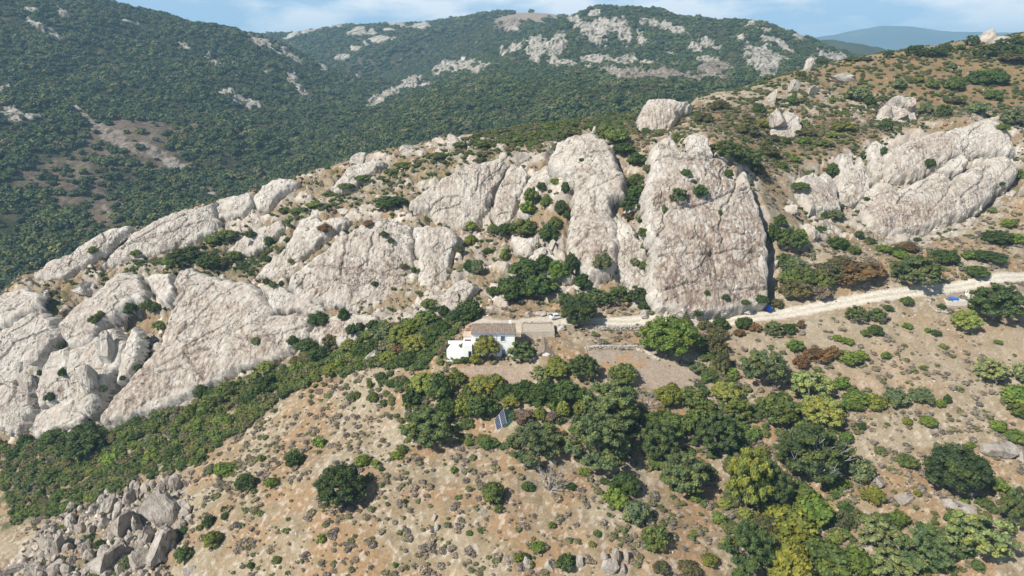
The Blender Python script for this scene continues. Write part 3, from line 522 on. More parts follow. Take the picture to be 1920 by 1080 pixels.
# ------------------------------------------------------------------ middle and far terrain
def rock_patches(px, py, lst):
    m = np.zeros(px.shape)
    for cx, cy, rx, ry, an in lst:
        sel = (np.abs(px-cx) < rx+ry+20) & (np.abs(py-cy) < rx+ry+20)
        if not sel.any(): continue
        a = R(an); dx = px[sel]-cx; dy = py[sel]-cy; u = (dx*math.cos(a)+dy*math.sin(a))/rx; v = (-dx*math.sin(a)+dy*math.cos(a))/ry
        r = np.hypot(u, v)+0.40*perlin(px[sel]/8, py[sel]/5, 41)+0.32*perlin(px[sel]/3, py[sel]/2, 43)
        m[sel] = np.maximum(m[sel], sm(1.22, 0.98, r))
    return m
MIDROCK = [(90,62,26,8,25),(60,24,14,6,10),(118,26,12,5,40),(60,45,10,5,30),(240,43,18,3,5),(405,120,22,7,40),(345,90,16,2,25),(490,80,22,4,22),(500,92,28,4,25),(540,102,18,5,35),(556,112,16,4,35),(600,125,18,4,38),(612,118,12,3,38),(548,150,9,12,-20),(562,172,22,6,40),(578,188,12,4,45),(455,183,36,6,15),(420,176,14,5,10),(20,215,24,10,10),(60,222,14,5,0),(8,170,14,5,0),(640,215,10,3,20),(497,135,10,3,30),(665,150,14,4,15),
 (155,222,38,8,38),(215,258,52,9,28),(310,292,62,6,22),(200,385,14,5,60),(395,352,18,6,10),
 (757,163,34,8,-28),(720,185,30,6,-25),(785,160,24,6,-10),(700,195,16,4,-20),(835,128,22,10,-25),(868,125,26,8,-15),(918,125,20,6,0),(880,135,30,7,0),(650,107,22,5,-5),(664,93,14,6,0),(735,75,20,5,-10),(716,80,12,4,0),(670,62,16,8,-10),(696,63,8,6,0),(686,85,6,5,0),
 (1003,94,16,25,-8),(1030,98,6,22,-25),(1048,86,14,18,20),(1103,60,36,12,35),(1128,55,18,20,-20),(1152,45,7,12,0),(1168,60,14,22,-25),(1205,43,7,6,0),(1225,45,14,7,10),(1255,54,26,8,25),(1282,62,14,6,25),(1202,75,8,16,-10),(1305,85,14,7,0),(1330,80,18,6,20),(1345,88,14,6,20),(1255,103,7,3,0),(1432,120,30,30,25),(1412,103,16,14,0),(1455,108,24,6,28),(1342,118,36,10,28),(1330,135,22,10,20),
 (1045,116,18,6,0),(1075,118,24,6,0),(1120,112,30,9,0),(1160,120,20,5,5),(1200,115,40,3,0),(1220,145,60,9,3),(1290,150,70,10,3),(1170,140,40,6,5),(1100,128,12,4,0),(965,92,14,5,-20),(945,96,8,5,0),(1110,27,16,5,-15),
 (1480,60,16,4,-25),(1500,75,20,4,10),(1520,118,9,14,0),(1560,105,24,8,20),(1580,108,14,7,15),(1600,118,14,4,0),(1405,48,10,4,-25),(1430,60,18,5,20),(1440,80,14,4,15),(1465,85,22,5,20),(1385,75,12,5,10),(960,45,14,16,-30)]
ctl2 = [wp(*c) for c in [(0,520,470),(0,420,545),(0,300,640),(0,180,800),(0,80,1000),(0,-20,1200),(150,-2,1290),(-250,300,600),(-250,100,900),(-250,-60,1150),(200,250,760),(100,150,940),(200,400,560),(330,420,540),(300,300,700),(300,150,1000),(300,80,1200),(300,38,1330),(400,52,1380),(450,62,1400),(520,84,1440),(600,122,1480),(660,150,1450),(430,360,650),(450,250,830),(450,150,1080),(540,300,800),(560,200,1060),(640,210,1100),(700,175,1350),(600,260,900),(700,230,900),(720,270,760),(560,330,700),
 (800,235,800),(800,180,1080),(860,130,1500),(900,90,1800),(900,230,780),(1000,200,790),(1000,150,1050),(1000,110,1300),(960,80,1600),(1100,190,760),(1100,150,960),(1100,120,1200),(1060,60,1480),(1130,17,1580),(1180,20,1560),(1230,27,1500),(1200,80,1350),(1200,160,880),(1300,170,820),(1300,120,1100),(1330,47,1400),(1400,40,1340),(1450,55,1320),(1500,76,1300),(1400,150,950),(1430,125,1060),(1560,95,1280),(1640,115,1250),(1500,125,1050),(960,40,1900),(1700,130,1300)]]
for px, Y, z in [(200,430,-95),(600,500,-100),(900,560,-90),(1200,600,-70),(1500,700,-40),(1900,800,-20),(2300,900,-30),(-600,450,-90),(-700,900,60),(0,1600,90),(400,1800,40),(700,1700,10),(1130,1900,60),(1400,1800,30),(1700,1900,-20),(2200,1500,0),(950,2200,120),(300,2200,-20),(-600,1700,100)]: ctl2.append(xyz(px, Y, z))
H2 = TPS(ctl2, 4.0)
def mid_surface(x, y):
    z = H2(x, y); px, py = proj(x, y, z)
    m = rock_patches(px+2.5*perlin(x/14, y/14, 5), py+1.5*perlin(x/17, y/17, 6), MIDROCK)
    am = sm(420, 700, y)
    z = z+am*(14*ridged(x/240+0.3*perlin(x/300, y/300, 4), y/260, 51, 4)-6+2.0*fbm(x/40, y/40, 53, 4))
    w1, we, wc, gx, gy = worley(x/26+0.3*perlin(x/20, y/20, 9), y/26, 77)
    soft = 1-0.75*sm(440, 400, px)*sm(195, 215, py)
    z = z+m*soft*(2.5+5*(wc-0.4)+4.0*gx-3.5*sm(0.15, 0, we)+4*(ridged(x/11, y/19, 55, 3)-0.4))
    return z, m, px, py
def mid_color(x, y, m, px, py):
    C = lambda r, g, b: np.array([r, g, b])[None, :]
    n1 = fbm(x/60, y/60, 171, 4)[:, None]; n2 = fbm(x/12, y/12, 173, 3)[:, None]
    g = C(0.048, 0.056, 0.022)+n2*0.015; br = sm(0.2, 0.6, n1+0.5*n2); g = g*(1-br)+br*C(0.105, 0.085, 0.045)
    pk = np.zeros(px.shape)
    for cx, cy, rx, ry in [(110,330,110,60),(190,390,60,40),(240,260,170,60),(1260,148,150,22),(1340,130,40,20),(960,45,40,14),(400,330,60,20)]:
        pk = np.maximum(pk, sm(1.15, 0.5, np.hypot((px-cx)/rx, (py-cy)/ry)+0.4*perlin(px/14, py/9, 3)))
    pk = pk[:, None]; g = g*(1-0.75*pk)+0.75*pk*(C(0.22, 0.165, 0.12)+n2*0.05)
    n4 = fbm(x/5, y/9, 175, 3)[:, None]; r = C(0.42, 0.385, 0.33)+n2*0.10+n4*0.12; r = np.where(n4+0.4*n2 < -0.33, C(0.06, 0.07, 0.03), r); mm = m[:, None]; r = r*(1-0.7*pk)+0.7*pk*(C(0.22, 0.17, 0.135)+n4*0.08)
    return np.clip(g*(1-mm)+r*mm, 0.01, 0.8), pk[:, 0]
def terrain(name, fn, colfn, a0, a1, nc, y0, y1, nr, kind='structure'):
    x, y = persp_grid(a0, a1, nc, y0, y1, nr); z, m, px, py = fn(x, y); c, pk = colfn(x, y, m, px, py)
    me = mesh_np(name, np.c_[x, y, z], grid_faces(nr, nc), M_FARG, True, {'gcol': ('FLOAT_COLOR', np.c_[c, np.ones(len(c))])})
    return link(name, me, kind=kind)
terrain('valley_hills', mid_surface, mid_color, -0.95, 0.95, 800, 425, 2050, 480)
# far ridge beyond the valley
ctl3 = [wp(*c) for c in [(300,75,2500),(480,66,2500),(540,66,2450),(600,58,2400),(640,52,2400),(700,51,2350),(760,50,2300),(800,46,2300),(850,42,2250),(900,27,2250),(940,25,2250),(1000,24,2250),(1060,32,2250),(1130,60,2300),(700,110,1900),(600,110,2050),(800,90,1950),(540,95,2200),(900,60,2050),(480,110,2200),(1250,90,2300)]]
for px, Y, z in [(100,2300,0),(300,1900,-60),(900,1800,-30),(1300,1900,-40),(500,1800,-80),(300,2900,0),(800,2900,60),(1200,2900,20),(-100,2600,60)]: ctl3.append(xyz(px, Y, z))
H3 = TPS(ctl3, 2.0)
FARROCK = [(570,62,26,4,-12),(600,55,16,4,-10),(630,53,18,3,-5),(540,70,12,4,-15),(670,64,16,7,-8),(697,64,8,5,0),(714,76,18,6,-5),(740,76,10,3,0),(640,108,16,5,0),(665,94,12,5,0),(686,84,5,5,0),(730,60,14,3,0),(745,50,18,3,5),(790,52,16,5,-5),(760,54,10,3,0),(1000,30,44,7,0),(955,42,16,12,-30),(935,45,9,10,0),(980,27,20,4,0)]
def far_surface(x, y):
    z = H3(x, y); px, py = proj(x, y, z); m = rock_patches(px, py, FARROCK)
    w1, we, wc, gx, gy = worley(x/60, y/60, 87); pale = sm(915, 940, px)*sm(50, 42, py)
    z = z+(1-0.8*pale)*(8*ridged(x/300, y/300, 61, 4)-4+3*fbm(x/70, y/70, 63, 3))+m*(1-pale)*(6+10*(wc-0.4)); return z, m, px, py
def far_color(x, y, m, px, py):
    c, pk = mid_color(x, y, m, px, py); pale = (sm(925, 950, px)*sm(1085, 1060, px)*sm(46, 40, py))[:, None]
    return c*(1-pale)+pale*np.array([[0.34, 0.27, 0.20]]), pk
terrain('far_ridge', far_surface, far_color, -0.95, 0.7, 360, 1750, 2900, 140)
def skyline(name, pts, Y, depth, base, amp, sc, col, nc=260, nr=60):
    xs = np.array([wp(px, py, Y) for px, py in pts]); x = np.linspace(xs[0, 0], xs[-1, 0], nc); t = np.linspace(-1, 1, nr)
    X, T_ = np.meshgrid(x, t); top = np.interp(X, xs[:, 0], xs[:, 2]); yy = Y+T_*depth
    prof = np.clip(1-np.abs(T_), 0, 1)**0.85; z = base+(top-base)*prof+amp*(ridged(X/sc, yy/sc, 66, 4)-0.3)*prof*(np.abs(T_) > 0.001)
    n = fbm(X/sc*3, yy/sc*3, 15, 4).ravel()[:, None]; c = np.array(col)[None]*(1+0.35*n); c = np.where(n > 0.75, np.array([[0.12, 0.11, 0.08]]), c)
    me = mesh_np(name, np.c_[X.ravel(), yy.ravel(), z.ravel()], grid_faces(nr, nc), M_FARG, True, {'gcol': ('FLOAT_COLOR', np.c_[np.clip(c, 0.01, 1), np.ones(len(c))])})
    return link(name, me, kind='structure')
skyline('wooded_ridge', [(1380,118),(1450,92),(1500,78),(1560,76),(1600,82),(1650,92),(1700,104),(1760,112),(1850,120),(2100,120)], 2300, 700, -60, 14, 260, (0.05, 0.065, 0.03))
skyline('blue_mountain', [(1150,98),(1400,90),(1470,73),(1530,70),(1570,66),(1610,57),(1650,50),(1700,50),(1730,52),(1770,56),(1830,59),(1880,61),(1950,60),(2100,66),(2400,90)], 8000, 1700, -100, 30, 1200, (0.045, 0.062, 0.04), 320, 80)
skyline('distant_hills', [(-1400,95),(-600,90),(-200,94),(200,92),(600,95),(1100,97),(1500,96)], 8200, 1000, -100, 20, 1200, (0.05, 0.065, 0.035))
pl = mesh_np('plain', [(-13900, 60, -135), (13900, 60, -135), (13900, 9900, -135), (-13900, 9900, -135)], [(0, 1, 2, 3)], flat_mat('plain_ground', (0.10, 0.10, 0.05)))
link('plain', pl, kind='structure')
# ------------------------------------------------------------------ foliage meshes
def ico(sub):
    import bmesh
    bm = bmesh.new(); bmesh.ops.create_icosphere(bm, subdivisions=sub, radius=1.0)
    V = np.array([v.co[:] for v in bm.verts]); F = np.array([[v.index for v in f.verts] for f in bm.faces]); bm.free(); return V, F
ICO1 = ico(1); ICO2 = ico(2); ICO3 = ico(3)
def crown(name, seed, ncl=30, cr=0.34, nleaf=55, leaf=0.06, shell=0.7, zmin=-0.35, mat=None, gap=0.0, core=True, upright=False):
    """unit radius crown made of leaf clumps; origin at the crown centre"""
    r = np.random.default_rng(seed); Vs = []; Fs = []; As = []; nv = 0
    k = 0; cs = []
    g = math.pi*(3-math.sqrt(5)); i = 0
    m = int(ncl*1.5)
    for i in range(m):
        z = 1-2*(i+0.5)/m
        if z < zmin: continue
        a = i*g+r.uniform(-0.3, 0.3); q = math.sqrt(1-z*z); rr = shell*r.uniform(0.72, 1.12)
        if r.random() < gap: continue
        cs.append((np.array([q*math.cos(a)*rr, q*math.sin(a)*rr, z*rr*(0.95 if not upright else 1.15)]), cr*r.uniform(0.7, 1.25)))
    for _ in range(max(2, ncl//8)): cs.append((r.uniform(-0.35, 0.35, 3), cr*1.15))
    for c, rad in cs:
        tone = r.uniform(0.15, 0.9)
        if core:
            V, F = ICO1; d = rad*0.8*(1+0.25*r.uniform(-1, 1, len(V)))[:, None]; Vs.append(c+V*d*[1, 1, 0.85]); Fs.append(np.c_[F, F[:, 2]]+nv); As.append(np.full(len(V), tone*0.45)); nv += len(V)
        n = nleaf; d = r.normal(size=(n, 3)); d /= np.linalg.norm(d, axis=1)[:, None]; d[:, 2] = np.where(d[:, 2] < -0.3, -d[:, 2], d[:, 2])
        p = c+d*(rad*r.uniform(0.72, 1.14, n))[:, None]*[1, 1, 0.9]
        nn = d+r.normal(size=(n, 3))*0.45; nn /= np.linalg.norm(nn, axis=1)[:, None]
        t1 = np.cross(nn, r.normal(size=(n, 3))); t1 /= np.linalg.norm(t1, axis=1)[:, None]; t2 = np.cross(nn, t1)
        s = (leaf*r.uniform(0.6, 1.35, n))[:, None]
        Q = np.stack([p-t1*s-t2*s*0.6, p+t1*s-t2*s*0.75, p+t1*s*0.8+t2*s*0.7, p-t1*s*0.7+t2*s*0.8], 1).reshape(-1, 3)
        Vs.append(Q); Fs.append(np.arange(4*n).reshape(n, 4)+nv); nv += 4*n
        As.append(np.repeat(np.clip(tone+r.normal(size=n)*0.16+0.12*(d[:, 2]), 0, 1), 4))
    V = np.concatenate(Vs); F = np.concatenate(Fs); A = np.concatenate(As)
    bpyF = [tuple(f) if f[2] != f[3] else tuple(f[:3]) for f in F]
    me = bpy.data.meshes.new(name); me.from_pydata(V.tolist(), [], bpyF); at = me.attributes.new('v', 'FLOAT', 'POINT'); at.data.foreach_set('value', A.astype(np.float32))
    me.materials.append(mat or M_LEAF); me.update(); return me
def limbs(name, seed, mat, n=7, spread=0.75, top=0.75, r0=0.07, sub=2, base=-1.0):
    """trunk-top to crown limbs in crown units (crown centre origin)"""
    r = random.Random(seed); mb = MB()
    def grow(p, d, ln, rad, lv):
        q = p
        for k in range(3):
            d = (d+Vector((r.uniform(-.35, .35), r.uniform(-.35, .35), r.uniform(-.1, .25)))).normalized(); q2 = q+d*ln/3
            mb.tube(q, q2, rad*(1-k*0.22), rad*(1-(k+1)*0.22), 5, False); q = q2
        if lv > 0:
            for _ in range(3): grow(q, (d+Vector((r.uniform(-.8, .8), r.uniform(-.8, .8), r.uniform(-.2, .6)))).normalized(), ln*0.62, rad*0.42, lv-1)
    for i in range(n):
        a = 2*math.pi*i/n+r.uniform(-.4, .4); grow(Vector((0, 0, base)), Vector((math.cos(a)*spread, math.sin(a)*spread, r.uniform(0.7, 1.4))).normalized(), 0.75*top, r0, sub)
    return mb.mesh(name, mat, True)
CR = {
 'round': [crown('crown', 10+i, 80, 0.20, 56, 0.034, 0.83) for i in range(3)],
 'oak': [crown('crown', 20+i, 90, 0.17, 54, 0.031, 0.86, -0.45, None, 0.30) for i in range(4)],
 'loose': [crown('crown', 30+i, 60, 0.17, 44, 0.040, 0.88, -0.5, None, 0.3, True) for i in range(3)],
 'bush': [crown('bush', 40+i, 34, 0.28, 42, 0.058, 0.74, -0.15) for i in range(5)],
 'low': [crown('bush', 50+i, 14, 0.42, 40, 0.085, 0.62, -0.05) for i in range(4)],
 'dry': [crown('bush', 60+i, 16, 0.36, 50, 0.06, 0.62, -0.1, None, 0.0, True) for i in range(3)],
}
TRUNK = MB(); 
for i in range(5): TRUNK.tube((0.03*math.sin(i*1.3), 0.03*math.cos(i), i*0.2), (0.03*math.sin((i+1)*1.3), 0.03*math.cos(i+1), (i+1)*0.2), 0.13-0.012*i, 0.13-0.012*(i+1), 7, False)
TRUNK = TRUNK.mesh('trunk', M_BARK, True)
LIMBS = [limbs('limbs', 5+i, M_BARK, 6, 0.8, 0.85, 0.06, 1, -0.85) for i in range(2)]
LIMBS_PALE = limbs('limbs', 12, M_DEAD, 9, 1.0, 1.05, 0.05, 2, -0.8)
DEAD = [limbs('branches', 15+i, M_DEAD, 9, 1.1, 1.0, 0.05, 3, -0.9) for i in range(2)]
# class: (kind of crown, colour, is tree, adjective, noun)
CLS = {
 'O': ('round', (0.060, 0.090, 0.026), True, 'dense dark', 'oak tree'),
 'C': ('oak', (0.120, 0.162, 0.056), True, 'grey-green', 'cork oak'),
 'K': ('oak', (0.086, 0.128, 0.038), True, 'deep green', 'oak tree'),
 'F': ('round', (0.125, 0.185, 0.033), True, 'bright green', 'tree'),
 'Y': ('round', (0.25, 0.275, 0.060), True, 'yellow-green', 'tree'),
 'V': ('oak', (0.194, 0.226, 0.044), True, 'tall olive-yellow', 'tree'),
 'M': ('bush', (0.120, 0.160, 0.040), False, 'mid green', 'bush'),
 'D': ('bush', (0.062, 0.102, 0.024), False, 'dark green', 'bush'),
 'L': ('low', (0.140, 0.200, 0.032), False, 'bright green', 'bush'),
 'G': ('bush', (0.144, 0.177, 0.077), False, 'grey-green', 'shrub'),
 'P': ('loose', (0.237, 0.281, 0.099), True, 'pale silvery', 'tree'),
 'U': ('bush', (0.190, 0.205, 0.035), False, 'yellowish', 'bush'),
 'B': ('dry', (0.169, 0.104, 0.046), False, 'russet brown', 'bramble'),
 'S': ('dry', (0.188, 0.146, 0.105), False, 'grey-brown', 'shrub'),
 'Q': ('bush', (0.112, 0.110, 0.044), False, 'brownish green', 'shrub'),
 'X': ('dead', None, True, 'leafless grey', 'dead tree'),
}
LM = [ # landmarks for telling plants apart (px, py, phrase)
 (925,640,'the white farmhouse'),(1022,650,'the little barn'),(940,792,'the solar panel'),(1441,577,'the blue barrel'),(1790,562,'the blue paddling pool'),(640,915,'the round slope oak'),
 (1330,430,'the largest rock slab'),(1100,380,'the pinnacled slab'),(1235,215,'the ridge dome'),(1800,270,'the upper right slab'),(1760,380,'the lower right slab'),(1150,655,'the dry stone wall'),
 (1720,515,'the roadside oak'),(400,600,'the huge stained slab'),(670,500,'the broad white slab'),(860,360,'the white dome'),(80,690,'the pale left buttress'),(290,960,'the jagged outcrop'),
 (1525,860,'the bare limbed oak'),(1790,890,'the lower right oak'),(1255,638,'the bright wall tree'),(1045,592,'the parked white car'),(1600,510,'the russet bramble bank'),(1240,700,'the fenced dry field'),
 (1160,1055,'the upright foreground rocks'),(1400,890,'the olive-yellow tree'),(1190,350,'the gully between tall slabs'),(1000,410,'the bushy gully'),
 (1120,835,'the broad middle oak'),(1862,74,'the white skyline rock'),(1700,180,'the orange upper hillside'),(160,830,'the oak under the cliffs'),(1030,890,'the grey dead tree'),(1500,1000,'the bright bottom thicket'),
 (1300,603,'the road by the slab'),(1600,568,'the road bend'),(1880,845,'the brown edge boulder'),(520,700,'the long green thicket'),(1700,640,'the open sandy slope'),(480,420,'the upper left ridge')]
